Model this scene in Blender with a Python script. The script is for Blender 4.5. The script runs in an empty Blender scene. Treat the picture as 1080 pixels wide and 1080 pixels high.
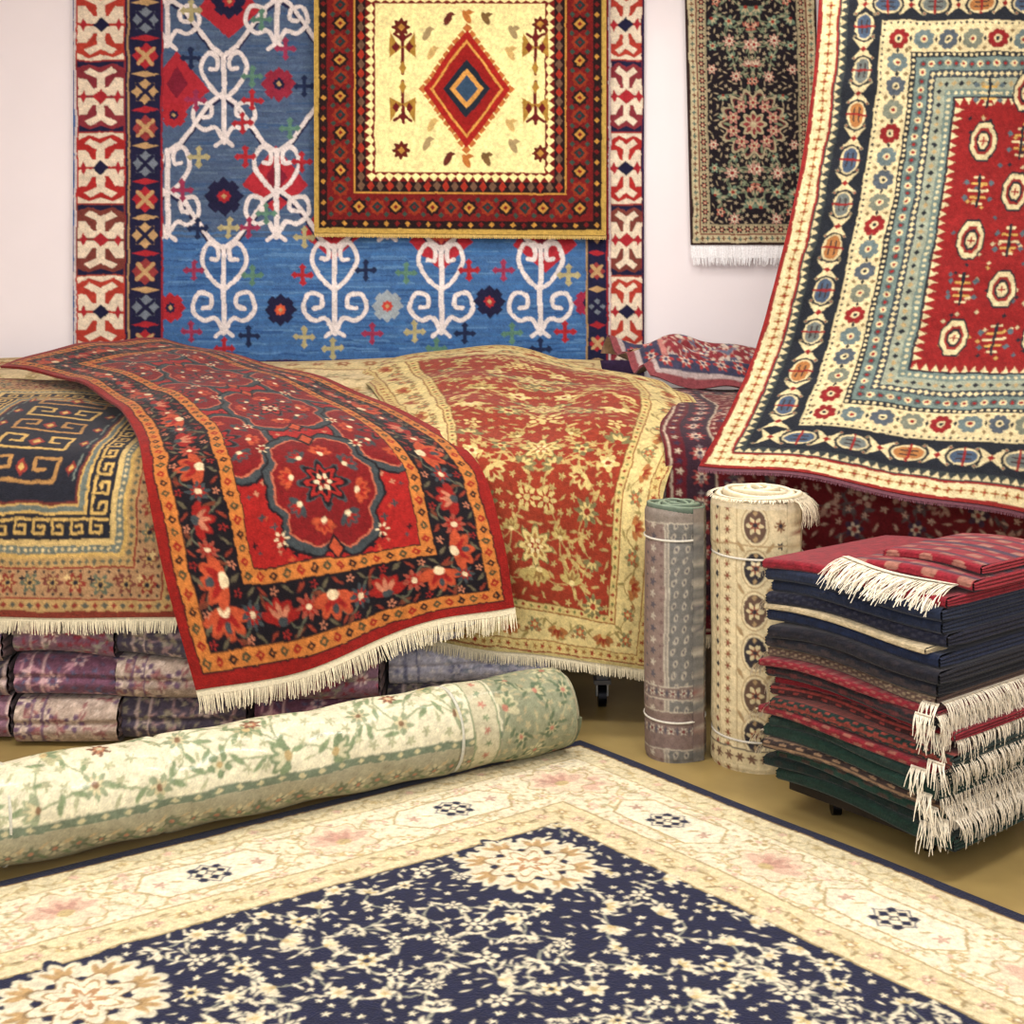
import bpy, math, random, time
import numpy as np
T0=time.time()
rng=np.random.default_rng(11)
scene=bpy.context.scene
try:
    scene.view_settings.view_transform='Standard'
    scene.view_settings.look='None'
except Exception as e: print(e)

F=1400.0; HC=1.5
def P(u,v,d):            # surveyed position: bearing, elevation, distance from the back of the shop floor
    return ((u-540)*d/F, d, HC-(v-300)*d/F)

def C(r,g,b):
    c=np.array([r,g,b])/255.0
    return np.where(c<=.04045,c/12.92,((c+.055)/1.055)**2.4)

# ------------------------------------------------------------ pattern painter
class Cv:
    def __init__(s,W,L,ppm,base):
        s.W,s.L,s.p=W,L,ppm
        s.nx=int(W*ppm)+1; s.ny=int(L*ppm)+1
        s.xs=np.linspace(0,W,s.nx); s.ys=np.linspace(0,L,s.ny)
        s.a=np.empty((s.ny,s.nx,3)); s.a[:]=base
        s.e=.55/ppm
    def win(s,x0,x1,y0,y1):
        m=2/s.p
        i0=max(0,int((x0-m)*s.p)); i1=min(s.nx,int((x1+m)*s.p)+2)
        j0=max(0,int((y0-m)*s.p)); j1=min(s.ny,int((y1+m)*s.p)+2)
        if i0>=i1 or j0>=j1: return None
        X,Y=np.meshgrid(s.xs[i0:i1],s.ys[j0:j1])
        return (slice(j0,j1),slice(i0,i1)),X,Y
    def put(s,sl,d,col):
        m=np.clip(.5-d/(2*s.e),0,1)[...,None]
        s.a[sl]=s.a[sl]*(1-m)+np.asarray(col)*m
    def rect(s,x0,y0,x1,y1,col):
        w=s.win(x0,x1,y0,y1)
        if w is None: return
        sl,X,Y=w
        s.put(sl,np.maximum(np.maximum(x0-X,X-x1),np.maximum(y0-Y,Y-y1)),col)
    def frame(s,i,col): s.rect(i,i,s.W-i,s.L-i,col)
    def poly(s,pts,col):
        pts=np.array(pts,float)
        w=s.win(pts[:,0].min(),pts[:,0].max(),pts[:,1].min(),pts[:,1].max())
        if w is None: return
        sl,X,Y=w
        d=np.full(X.shape,1e9); ins=np.zeros(X.shape,bool)
        n=len(pts)
        for i in range(n):
            a=pts[i]; b=pts[(i+1)%n]; e=b-a
            t=np.clip(((X-a[0])*e[0]+(Y-a[1])*e[1])/(e@e+1e-12),0,1)
            d=np.minimum(d,np.hypot(X-a[0]-t*e[0],Y-a[1]-t*e[1]))
            if a[1]!=b[1]:
                c=(a[1]>Y)!=(b[1]>Y)
                ins^=c&(X<(b[0]-a[0])*(Y-a[1])/(b[1]-a[1])+a[0])
        s.put(sl,np.where(ins,-d,d),col)
    def line(s,pts,wd,col):
        pts=np.array(pts,float)
        w=s.win(pts[:,0].min()-wd,pts[:,0].max()+wd,pts[:,1].min()-wd,pts[:,1].max()+wd)
        if w is None: return
        sl,X,Y=w
        d=np.full(X.shape,1e9)
        for a,b in zip(pts[:-1],pts[1:]):
            e=b-a
            t=np.clip(((X-a[0])*e[0]+(Y-a[1])*e[1])/(e@e+1e-12),0,1)
            d=np.minimum(d,np.hypot(X-a[0]-t*e[0],Y-a[1]-t*e[1]))
        s.put(sl,d-wd/2,col)
    def ell(s,cx,cy,rx,ry,col,rot=0):
        r=max(rx,ry); w=s.win(cx-r,cx+r,cy-r,cy+r)
        if w is None: return
        sl,X,Y=w; dx=X-cx; dy=Y-cy; c,k=math.cos(rot),math.sin(rot)
        u=dx*c+dy*k; v=-dx*k+dy*c
        s.put(sl,(np.sqrt((u/rx)**2+(v/ry)**2)-1)*min(rx,ry),col)
    def ring(s,cx,cy,r,wd,col):
        w=s.win(cx-r-wd,cx+r+wd,cy-r-wd,cy+r+wd)
        if w is None: return
        sl,X,Y=w
        s.put(sl,abs(np.hypot(X-cx,Y-cy)-r)-wd/2,col)
    def flower(s,cx,cy,r,n,col,k=.25,ph=0):
        w=s.win(cx-r,cx+r,cy-r,cy+r)
        if w is None: return
        sl,X,Y=w; dx=X-cx; dy=Y-cy
        s.put(sl,np.hypot(dx,dy)-r*(1-k+k*np.cos(n*np.arctan2(dy,dx)+ph)),col)
    def dia(s,x,y,rx,ry,col): s.poly([(x-rx,y),(x,y-ry),(x+rx,y),(x,y+ry)],col)
    def star(s,x,y,r,col):
        q=r*.72; s.rect(x-q,y-q,x+q,y+q,col); s.dia(x,y,r*1.05,r*1.05,col)
    def cross(s,x,y,r,wd,col):
        s.line([(x-r,y),(x+r,y)],wd,col); s.line([(x,y-r),(x,y+r)],wd,col)
    def xx(s,x,y,r,wd,col):
        s.line([(x-r,y-r),(x+r,y+r)],wd,col); s.line([(x-r,y+r),(x+r,y-r)],wd,col)
    def finish(s,noise=.07,abr=.05,seed=0,warp=.7,gam=1.12,blur=.4):
        g=np.random.default_rng(seed)
        # hand-knotting irregularity: small smooth displacement of the design
        def sn(step):
            a=g.standard_normal((s.ny//step+3,s.nx//step+3))
            yi=np.arange(s.ny)/step; xi=np.arange(s.nx)/step
            y0=yi.astype(int);x0=xi.astype(int);fy=(yi-y0)[:,None];fx=(xi-x0)[None]
            fy=fy*fy*(3-2*fy);fx=fx*fx*(3-2*fx)
            return (a[y0][:,x0]*(1-fy)*(1-fx)+a[y0+1][:,x0]*fy*(1-fx)+a[y0][:,x0+1]*(1-fy)*fx+a[y0+1][:,x0+1]*fy*fx)
        J,I=np.meshgrid(np.arange(s.ny),np.arange(s.nx),indexing='ij')
        jj=np.clip(np.rint(J+warp*(1.3*sn(26)+.5*sn(4))),0,s.ny-1).astype(int)
        ii=np.clip(np.rint(I+warp*(1.3*sn(26)+.5*sn(4))),0,s.nx-1).astype(int)
        s.a=s.a[jj,ii]
        if blur:
            p=np.pad(s.a,((1,1),(1,1),(0,0)),mode='edge')
            b=(p[:-2,1:-1]+p[2:,1:-1]+p[1:-1,:-2]+p[1:-1,2:])/4
            s.a=s.a*(1-blur)+b*blur
        s.a=np.clip(s.a,.001,.95)**gam
        s.a*=1+noise*g.standard_normal((s.ny,s.nx,1))+.06*sn(6)[...,None]
        y=s.ys; b=sum(np.sin(y*f+g.uniform(0,6))*g.uniform(.3,1) for f in (9,23,41,77,130))/3
        s.a*=(1+abr*b)[:,None,None]
        s.a=np.clip(s.a,.002,.95)
        return s

def along(c,i,sp,fn,sides='tblr'):
    w=c.W-2*i; l=c.L-2*i; n=max(1,round(w/sp)); m=max(1,round(l/sp))
    for k in range(n+1):
        x=i+k*w/n
        if 't' in sides: fn(x,i,0,k)
        if 'b' in sides: fn(x,c.L-i,math.pi,k)
    for k in range(1,m):
        y=i+k*l/m
        if 'l' in sides: fn(i,y,-math.pi/2,k)
        if 'r' in sides: fn(c.W-i,y,math.pi/2,k)
def dirv(a): return math.sin(a),-math.cos(a)
def bloom(c,x,y,r,pal,n=8):
    c.flower(x,y,r,n,pal[0],.22); c.flower(x,y,r*.62,n,pal[1],.25,math.pi); c.ell(x,y,r*.25,r*.25,pal[2])
def palmette(c,x,y,s,rot,pal):
    for a in (-1.25,-.65,.65,1.25,0):
        dx,dy=dirv(rot+a); c.ell(x+dx*.5*s,y+dy*.5*s,.24*s,.52*s,pal[0],rot+a)
    for a in (-.65,.65,0):
        dx,dy=dirv(rot+a); c.ell(x+dx*.42*s,y+dy*.42*s,.12*s,.36*s,pal[1],rot+a)
    c.ell(x,y,.25*s,.2*s,pal[2],rot)
def leaf(c,x,y,s,rot,col):
    c.ell(x,y,s*.3,s,col,rot)
def wave(c,p0,p1,amp,n,wd,col,leafs=None,ls=.02):
    p0=np.array(p0);p1=np.array(p1);d=p1-p0;L=np.hypot(*d);t=d/L;q=np.array([-t[1],t[0]])
    s=np.linspace(0,1,n*10+1)
    pts=[tuple(p0+d*k+q*amp*math.sin(k*n*math.pi)) for k in s]
    step=10
    for i in range(0,len(pts)-1,step): c.line(pts[i:i+step+1],wd,col)
    if leafs is not None:
        for i in range(5,len(pts),5):
            x,y=pts[i]; leaf(c,x+q[0]*ls*(1 if i%2 else -1)*.6,y+q[1]*ls*(1 if i%2 else -1)*.6,ls,random.Random(i).uniform(0,3.1),leafs)
def persian(c,x0,y0,x1,y1,dmin,r,pals,vine,vw,seed,symx=True,symy=False,leafc=None,small=None):
    R=random.Random(seed); xm=(x0+x1)/2; ym=(y0+y1)/2
    X1=xm if symx else x1; Y1=ym if symy else y1
    pts=[]
    for _ in range(4000):
        p=(R.uniform(x0+r*.5,X1-r*.2),R.uniform(y0+r*.5,Y1-r*.3))
        if all(math.hypot(p[0]-q[0],p[1]-q[1])>dmin for q in pts): pts.append(p)
    ims=[(1,1)]
    if symx: ims.append((-1,1))
    if symy: ims+= [(a,-1) for a,_ in list(ims)]
    def tr(p,im):
        return (p[0] if im[0]>0 else x0+x1-p[0], p[1] if im[1]>0 else y0+y1-p[1])
    for i,p in enumerate(pts):
        for q in pts[:i]:
            d=math.hypot(p[0]-q[0],p[1]-q[1])
            if d<1.5*dmin:
                b=R.uniform(-.35,.35)
                nx,ny=-(q[1]-p[1])*b,(q[0]-p[0])*b
                cur=[(p[0]+(q[0]-p[0])*t+nx*math.sin(t*math.pi),p[1]+(q[1]-p[1])*t+ny*math.sin(t*math.pi)) for t in np.linspace(0,1,7)]
                for im in ims: c.line([tr(k,im) for k in cur],vw,vine)
                if leafc is not None:
                    for k in (2,4):
                        an=R.uniform(0,3.1); ox=R.uniform(-.3,.3)*r; oy=R.uniform(-.3,.3)*r
                        for im in ims:
                            xx,yy=tr((cur[k][0]+ox,cur[k][1]+oy),im)
                            leaf(c,xx,yy,r*.42,an*im[0]*im[1],leafc)
    for p in pts:
        kind=R.random(); pal=R.choice(pals); rot=R.choice([0,math.pi,.8,-.8,2.4]); rr=r*R.uniform(.65,1.1); n=R.choice([5,6,8])
        for im in ims:
            x,y=tr(p,im)
            ro=rot*im[0] if im[1]>0 else math.pi-rot*im[0]
            if kind<.45: palmette(c,x,y,rr,ro,pal)
            else: bloom(c,x,y,rr*.85,pal,n)
    if small is not None:
        sp=[]
        for _ in range(6000):
            p=(R.uniform(x0,X1),R.uniform(y0,Y1))
            if all(math.hypot(p[0]-q[0],p[1]-q[1])>dmin*.36 for q in sp) and all(math.hypot(p[0]-q[0],p[1]-q[1])>r*.95 for q in pts): sp.append(p)
        for p in sp:
            an=R.uniform(0,3.1); k=R.random()
            for im in ims:
                x,y=tr(p,im)
                if k<.5: c.flower(x,y,r*.27,5,small,.3)
                else: leaf(c,x,y,r*.3,an*im[0]*im[1],small)

# ------------------------------------------------------------ mesh builder
class MB:
    def __init__(s): s.V=[];s.Fc=[];s.Cl=[];s.M=[];s.n=0
    def add(s,V,Fc,col,mi=0):
        V=np.asarray(V,float).reshape(-1,3); Fc=np.asarray(Fc,int).reshape(-1,4)
        col=np.broadcast_to(np.asarray(col,float),(len(V),3)) if np.ndim(col)==1 else np.asarray(col).reshape(-1,3)
        s.V.append(V); s.Fc.append(Fc+s.n); s.Cl.append(col); s.M.append(np.full(len(Fc),mi,int)); s.n+=len(V)
    def surf(s,G,col,mi=0,flip=False):
        ny,nx=G.shape[:2]
        idx=np.arange(ny*nx).reshape(ny,nx)
        a=idx[:-1,:-1].ravel();b=idx[:-1,1:].ravel();c=idx[1:,1:].ravel();d=idx[1:,:-1].ravel()
        Fc=np.stack([a,d,c,b] if not flip else [a,b,c,d],1)
        s.add(G.reshape(-1,3),Fc,col,mi)
    def box(s,x0,x1,y0,y1,z0,z1,col,mi=0):
        for q in ([(x0,y0,z0),(x1,y0,z0),(x1,y0,z1),(x0,y0,z1)],[(x1,y1,z0),(x0,y1,z0),(x0,y1,z1),(x1,y1,z1)],
                  [(x0,y1,z0),(x0,y0,z0),(x0,y0,z1),(x0,y1,z1)],[(x1,y0,z0),(x1,y1,z0),(x1,y1,z1),(x1,y0,z1)],
                  [(x0,y0,z1),(x1,y0,z1),(x1,y1,z1),(x0,y1,z1)],[(x0,y1,z0),(x1,y1,z0),(x1,y0,z0),(x0,y0,z0)]):
            s.add(q,[[0,1,2,3]],col,mi)
    def cyl(s,p0,p1,r,col,n=24,mi=0,rings=2):
        p0=np.array(p0,float);p1=np.array(p1,float);d=p1-p0;d/=np.linalg.norm(d)
        a=np.cross(d,[0,0,1.0]);
        if np.linalg.norm(a)<.1:a=np.cross(d,[1.0,0,0])
        a/=np.linalg.norm(a);b=np.cross(d,a)
        th=np.linspace(0,2*math.pi,n+1);c=np.cos(th)[:,None]*a+np.sin(th)[:,None]*b
        G=np.stack([p0+(p1-p0)*t+c*r for t in np.linspace(0,1,rings)])
        s.surf(G,col,mi)
        for p,f in ((p0,False),(p1,True)):
            s.surf(np.stack([np.repeat(p[None],n+1,0)+c*1e-4,p+c*r]),col,mi,f)
    def done(s,name,mats):
        V=np.concatenate(s.V);Fc=np.concatenate(s.Fc);Cl=np.concatenate(s.Cl);M=np.concatenate(s.M)
        me=bpy.data.meshes.new(name); me.vertices.add(len(V)); me.vertices.foreach_set('co',V.astype(np.float32).ravel())
        me.loops.add(Fc.size); me.loops.foreach_set('vertex_index',Fc.astype(np.int32).ravel())
        me.polygons.add(len(Fc)); me.polygons.foreach_set('loop_start',np.arange(0,Fc.size,4,dtype=np.int32))
        me.polygons.foreach_set('material_index',M.astype(np.int32))
        me.polygons.foreach_set('use_smooth',np.ones(len(Fc),bool))
        me.update(calc_edges=True)
        at=me.color_attributes.new('Col','FLOAT_COLOR','POINT')
        at.data.foreach_set('color',np.concatenate([Cl,np.ones((len(Cl),1))],1).astype(np.float32).ravel())
        for m in mats: me.materials.append(m)
        ob=bpy.data.objects.new(name,me); scene.collection.objects.link(ob)
        return ob

# ------------------------------------------------------------ materials
def mat(name,attr=True,col=(.5,.5,.5),rough=.9,bump=.6,bscale=230,var=.22,vscale=70,sheen=.12,spec=.15,metal=0,coat=0):
    m=bpy.data.materials.new(name); m.use_nodes=True; nt=m.node_tree; N=nt.nodes; Lk=nt.links
    b=N['Principled BSDF']; b.inputs['Roughness'].default_value=rough; b.inputs['Metallic'].default_value=metal
    b.inputs['Specular IOR Level'].default_value=spec; b.inputs['Sheen Weight'].default_value=sheen
    b.inputs['Coat Weight'].default_value=coat; b.inputs['Coat Roughness'].default_value=.12
    tc=N.new('ShaderNodeTexCoord'); no=N.new('ShaderNodeTexNoise'); no.inputs['Scale'].default_value=vscale; no.inputs['Detail'].default_value=3
    Lk.new(tc.outputs['Object'],no.inputs['Vector'])
    mr=N.new('ShaderNodeMapRange'); mr.inputs['To Min'].default_value=1-var; mr.inputs['To Max'].default_value=1+var
    mr.inputs['From Min'].default_value=.25; mr.inputs['From Max'].default_value=.75
    Lk.new(no.outputs['Fac'],mr.inputs['Value'])
    mx=N.new('ShaderNodeVectorMath'); mx.operation='SCALE'
    if attr:
        a=N.new('ShaderNodeAttribute'); a.attribute_name='Col'; Lk.new(a.outputs['Color'],mx.inputs[0])
    else:
        mx.inputs[0].default_value=tuple(col)
    Lk.new(mr.outputs[0],mx.inputs['Scale']); Lk.new(mx.outputs[0],b.inputs['Base Color'])
    if bump>0:
        n2=N.new('ShaderNodeTexNoise'); n2.inputs['Scale'].default_value=bscale; n2.inputs['Detail'].default_value=2
        Lk.new(tc.outputs['Object'],n2.inputs['Vector'])
        bp=N.new('ShaderNodeBump'); bp.inputs['Strength'].default_value=bump; bp.inputs['Distance'].default_value=.004
        Lk.new(n2.outputs['Fac'],bp.inputs['Height']); Lk.new(bp.outputs[0],b.inputs['Normal'])
    return m
M_PILE=mat('wool_pile')
M_KILIM=mat('kilim_weave',bump=.4,bscale=180,var=.14,sheen=.03)
M_FR=mat('cotton_fringe',var=.15,vscale=150,bump=.2,sheen=.05)
M_ROLL=mat('rolled_rug_back',var=.15,bump=.35,sheen=0,coat=.2,spec=.3)
M_FOLD=mat('folded_wool',var=.25,vscale=45,bump=.6,bscale=160)
M_WOOD=mat('table_wood',rough=.5,var=.2,vscale=12,bump=.1,sheen=0)
M_METAL=mat('caster_metal',rough=.35,var=.05,bump=0,sheen=0,metal=.7)

# ------------------------------------------------------------ surfaces
def crom(A,t):
    A=np.asarray(A,float); n=len(A)
    if n==1: return np.repeat(A,len(t),0)
    Q=np.concatenate([[2*A[0]-A[1]],A,[2*A[-1]-A[-2]]])
    i=np.clip(np.floor(t).astype(int),0,n-2); f=(t-i).reshape((-1,)+(1,)*(A.ndim-1))
    p0,p1,p2,p3=Q[i],Q[i+1],Q[i+2],Q[i+3]
    return .5*(2*p1+(p2-p0)*f+(2*p0-5*p1+4*p2-p3)*f*f+(3*p1-p0-3*p2+p3)*f**3)
def resamp(A,n):
    t=np.linspace(0,len(A)-1,500); D=crom(A,t)
    s=np.linalg.norm(np.diff(D,axis=0),axis=-1)
    if s.ndim>1: s=s.mean(axis=tuple(range(1,s.ndim)))
    s=np.concatenate([[0],np.cumsum(s)]); 
    return crom(A,np.interp(np.linspace(0,s[-1],n),s,t))
def normals(G):
    gy=np.gradient(G,axis=0);gx=np.gradient(G,axis=1);n=np.cross(gx,gy)
    n/=np.linalg.norm(n,axis=-1,keepdims=True)+1e-12
    c=G.reshape(-1,3).mean(0); 
    if ((n.reshape(-1,3)).mean(0)@(np.array([0,0,2.5])-c))<0: n=-n
    return n
def fringe(mb,E,out,length,sp,col,grav=.5,wd=.0038,seed=1,mi=1,jit=.16,band=.012):
    g=np.random.default_rng(seed)
    d=np.linalg.norm(np.diff(E,axis=0),axis=1); s=np.concatenate([[0],np.cumsum(d)]); n=int(s[-1]/sp)
    q=np.linspace(0,s[-1],n)
    R=np.stack([np.interp(q,s,E[:,k]) for k in range(3)],1); O=np.stack([np.interp(q,s,out[:,k]) for k in range(3)],1)
    O/=np.linalg.norm(O,axis=1,keepdims=True)
    Tn=np.gradient(R,axis=0);Tn/=np.linalg.norm(Tn,axis=1,keepdims=True)+1e-9
    L=length*(1+.25*g.standard_normal(n).clip(-1.5,1.5)*jit*2)
    k=5; pos=[R.copy()]; p=R.copy()
    lean=Tn*(g.standard_normal((n,1))*jit*.6)+np.cross(Tn,O)*(g.standard_normal((n,1))*jit*.5)
    sway=(np.sin(q*9+seed)*.12+np.sin(q*60+seed)*.05)[:,None]*Tn
    for i in range(1,k):
        f=i/(k-1); dd=O*(1-grav*f)+np.array([0,0,-1.])*grav*f+lean*f+sway
        dd/=np.linalg.norm(dd,axis=1,keepdims=True)
        p=p+dd*(L/(k-1))[:,None]; pos.append(p.copy())
    ps=np.stack(pos,1)
    wds=np.linspace(1,.55,k)[None,:,None]*wd/2
    A=ps-Tn[:,None]*wds; B=ps+Tn[:,None]*wds
    V=np.stack([A,B],2).reshape(-1,3)
    Fc=[]
    base=(np.arange(n)*k*2)[:,None]
    for i in range(k-1):
        o=base+2*i; Fc.append(np.concatenate([o,o+1,o+3,o+2],1))
    cc=np.asarray(col)*(1+.1*g.standard_normal((n,1)))
    mb.add(V,np.concatenate(Fc),np.repeat(np.clip(cc,0,.95),k*2,0),mi)
    Bd=np.stack([E,E+out/np.linalg.norm(out,axis=1,keepdims=True)*band])
    mb.surf(Bd,np.asarray(col)*.9,mi)
def rug(name,ctrl,c,disp=None,th=.008,back=C(150,120,90),fr=None,mats=None,frcol=C(222,210,178),frl=.07,grav=.6,seed=1,zmin=None,frsp=.0036,band=.012):
    ctrl=np.array(ctrl,float)
    A=resamp(ctrl,c.ny)
    B=resamp(A.swapaxes(0,1),c.nx).swapaxes(0,1)
    n=normals(B)
    if disp is not None:
        X,Y=np.meshgrid(c.xs,c.ys); B=B+n*disp(X,Y)[...,None]; n=normals(B)
    if zmin is not None: B[...,2]=np.maximum(B[...,2],zmin)
    mb=MB(); mb.surf(B,c.a,0)
    K=6
    iy=np.unique(np.r_[np.arange(0,c.ny,K),c.ny-1]); ix=np.unique(np.r_[np.arange(0,c.nx,K),c.nx-1])
    Bk=(B-n*th); mb.surf(Bk[np.ix_(iy,ix)],back,0,True)
    for e,bk,cl in ((B[0],Bk[0],c.a[0]),(B[-1],Bk[-1],c.a[-1]),(B[:,0],Bk[:,0],c.a[:,0]),(B[:,-1],Bk[:,-1],c.a[:,-1])):
        mb.surf(np.stack([e,bk]),np.stack([cl*.9,cl*.7]),0)
    if fr:
        if 'b' in fr: fringe(mb,B[-1]-n[-1]*th*.5,B[-1]-B[-4],frl,frsp,frcol,grav,seed=seed,band=band)
        if 't' in fr: fringe(mb,B[0]-n[0]*th*.5,B[0]-B[3],frl,frsp,frcol,grav,seed=seed+1,band=band)
        if 'r' in fr: fringe(mb,B[:,-1]-n[:,-1]*th*.5,B[:,-1]-B[:,-4],frl,frsp,frcol,grav,seed=seed+2,band=band)
        if 'l' in fr: fringe(mb,B[:,0]-n[:,0]*th*.5,B[:,0]-B[:,3],frl,frsp,frcol,grav,seed=seed+3,band=band)
    return mb.done(name,mats or [M_PILE,M_FR])

# ============================================================ ROOM
ZC=3.3
def room():
    m=mat('wall_paint',False,C(238,230,231),rough=.8,bump=.1,bscale=30,var=.03,vscale=2,sheen=0)
    def bx(n,*a,mm=m):
        b=MB(); b.box(*a,C(255,255,255)); return b.done(n,[mm])
    bx('wall_back',-3.4,3.1,6.15,6.3,0,ZC)
    bx('wall_left',-3.5,-3.4,.2,6.3,0,ZC)
    bx('wall_right',3.1,3.2,.2,6.3,0,ZC)
    bx('ceiling',-3.5,3.2,-.5,6.3,ZC,ZC+.1)
    fl=mat('floor_vinyl',False,C(158,136,84),rough=.35,bump=.05,bscale=20,var=.16,vscale=5,sheen=0,spec=.4)
    bx('floor',-3.5,3.2,-.5,6.3,-.1,0,mm=fl)
    bx('baseboard_back',-3.4,3.1,6.13,6.15,0,.1)
room()

# ============================================================ BLUE KILIM
def kilim():
    S=229.5; zt=3.15; VT=300-(zt-HC)*S
    W=605/S; L=(394-VT)/S
    c=Cv(W,L,290,C(66,104,152))
    k=lambda u,v:((u-75)/S,(v-VT)/S)
    def R(u0,v0,u1,v1,col):
        a=k(u0,v0);b=k(u1,v1);c.rect(a[0],a[1],b[0],b[1],col)
    def Pg(pts,col): c.poly([k(*p) for p in pts],col)
    def Ln(pts,w,col): c.line([k(*p) for p in pts],w/S,col)
    def Sm(pts,w,col): 
        q=crom(np.array(pts,float),np.linspace(0,len(pts)-1,len(pts)*4)); Ln([tuple(p) for p in q],w,col)
    white=C(220,210,206); red=C(164,44,52); navy=C(34,34,62); tan=C(186,152,108)
    R(170,-90,330,250,C(80,98,124)); 
    for v in range(-80,390,9): R(170,v,640,v+3,C(74,110,154) if v>240 else C(76,92,120))
    rr=random.Random(3)
    cols=[C(52,86,134),C(92,130,170),C(66,110,160)]
    for i in range(320):
        u=rr.uniform(170,635);v=rr.uniform(250,375);R(u,v,u+rr.uniform(15,50),v+1.6,rr.choice(cols))
    for i in range(300):
        u=rr.uniform(170,330);v=rr.uniform(-70,250);R(u,v,u+rr.uniform(15,40),v+1.6,rr.choice([C(92,110,132),C(68,86,114),C(62,88,124)]))
    for (u,v) in ((290,195),(410,205),(350,245),(575,258),(185,95),(240,10),(465,255)):
        Pg([(u-34,v),(u-20,v-18),(u,v-42),(u+20,v-18),(u+34,v),(u,v+30)],C(166,46,56))
        Pg([(u-12,v-8),(u,v-26),(u+12,v-8),(u,v+8)],C(120,34,52))
    def zig(v0,xs):
        for i in range(len(xs)-1):
            a,b=xs[i],xs[i+1];m=(a+b)/2
            pts=[(a,v0),(a+14,v0-10),(m-14,v0-52),(m,v0-62),(m+14,v0-52),(b-14,v0-10),(b,v0)]
            Ln([(x,y+4) for x,y in pts],4,navy*1.3); Ln(pts,4.6,white)
    xs=[118,235,352,465,570,690]
    zig(262,xs); zig(160,[175,291,408]); zig(58,[118,235,352]); zig(-44,[175,291,408])
    def ram(x,v,s=1.0,col=white,w=5.4):
        Ln([(x,v-4),(x,v+85*s)],w,col)
        for q in (-1,1):
            Sm([(x,v+42*s),(x+q*14*s,v+30*s),(x+q*24*s,v+10*s),(x+q*17*s,v-7*s),(x+q*7*s,v-3*s),(x+q*7*s,v+9*s),(x+q*14*s,v+9*s)],w*.85,col)
            Sm([(x,v+88*s),(x+q*9*s,v+72*s),(x+q*22*s,v+74*s),(x+q*33*s,v+62*s),(x+q*28*s,v+46*s),(x+q*15*s,v+48*s),(x+q*14*s,v+59*s),(x+q*22*s,v+61*s)],w*.85,col)
            Ln([(x,v+84*s),(x+q*9*s,v+91*s)],w*.8,col)
    for x in xs[1:5]: ram(x,264)
    ram(291,162); ram(175,162); ram(235,62); ram(408,162); ram(291,-40); ram(175,-40)
    def st(x,v,s,c1,c2):
        a=k(x,v); r=s/S
        for dx,dy in ((1,0),(-1,0),(0,1),(0,-1),(.7,.7),(-.7,.7),(.7,-.7),(-.7,-.7)):
            c.dia(a[0]+dx*r*.62,a[1]+dy*r*.62,r*.36,r*.36,c1)
        c.star(a[0],a[1],r*.6,c1); c.star(a[0],a[1],r*.34,c2); c.dia(a[0],a[1],r*.14,r*.14,tan)
    for x,v,s,a,b in ((235,207,22,navy,red),(295,327,18,navy,C(200,90,60)),(408,323,18,C(150,160,166),C(190,70,60)),(516,318,18,navy,red),
                      (293,88,19,C(140,44,62),navy),(178,325,17,red,navy),(620,320,16,C(150,44,70),navy),(182,120,15,red,navy),(465,245,12,C(200,90,70),navy),(240,0,20,navy,red)):
        st(x,v,s,a,b)
    for i,(x,v) in enumerate(((203,285),(265,290),(320,355),(318,290),(385,285),(392,352),(428,288),(437,350),(495,285),(490,352),(531,285),(540,352),(600,290),(596,350),(262,355),(200,350),(460,368),(350,368),(235,368),(570,368),
                  (205,105),(265,80),(208,165),(258,165),(207,240),(262,240),(305,135),(320,250),(255,130),(200,60),(300,50),(275,20),(200,10),(265,105),(320,90),(190,200),(280,225),(240,240),(318,170))):
        a=k(x,v); cc=[C(146,54,82),C(90,126,108),C(170,160,118),red,C(34,44,74)][i%5]
        r=6.5/S
        c.cross(a[0],a[1],r,4/S,cc)
        for dx,dy in ((1,0),(-1,0),(0,1),(0,-1)): c.dia(a[0]+dx*r*1.3,a[1]+dy*r*1.3,r*.6,r*.6,cc)
    def bord(u0,u1):
        R(u0,-90,u1,400,C(160,48,44)); m=(u0+u1)/2; h=(u1-u0)/2
        for i,v in enumerate(range(25-152,440,76)):
            R(u0+3,v-38,u1-3,v+38,[C(168,46,44),C(120,62,54),C(172,62,50),C(130,50,58)][i%4])
            cr=C(222,206,182)
            for q in (-1,1):
                Pg([(m-h*.85,v+q*1.5),(m-h*.85,v+q*19),(m-h*.55,v+q*19),(m-h*.3,v+q*9),(m-h*.16,v+q*9),(m-h*.16,v+q*20),(m+h*.16,v+q*20),(m+h*.16,v+q*9),(m+h*.3,v+q*9),(m+h*.55,v+q*19),(m+h*.85,v+q*19),(m+h*.85,v+q*1.5)],cr)
                Pg([(m-h*.62,v+q*26),(m,v+q*18),(m+h*.62,v+q*26),(m+h*.4,v+q*31),(m,v+q*25),(m-h*.4,v+q*31)],cr)
                Pg([(m-h*.85,v+q*37),(m-h*.85,v+q*30),(m-h*.45,v+q*35),(m,v+q*31),(m+h*.45,v+q*35),(m+h*.85,v+q*30),(m+h*.85,v+q*37)],navy if i%2 else cr)
            a=k(m,v); c.dia(a[0],a[1],9/S,8/S,[navy,red][i%2]); 
            for q in (-1,1):
                b=k(m+q*h*.65,v); c.dia(b[0],b[1],3.5/S,7/S,red)
        R(u0,-90,u0+2.5,400,white*.8); R(u1-2.5,-90,u1,400,navy)
    bord(76,133); bord(642,680)
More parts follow.
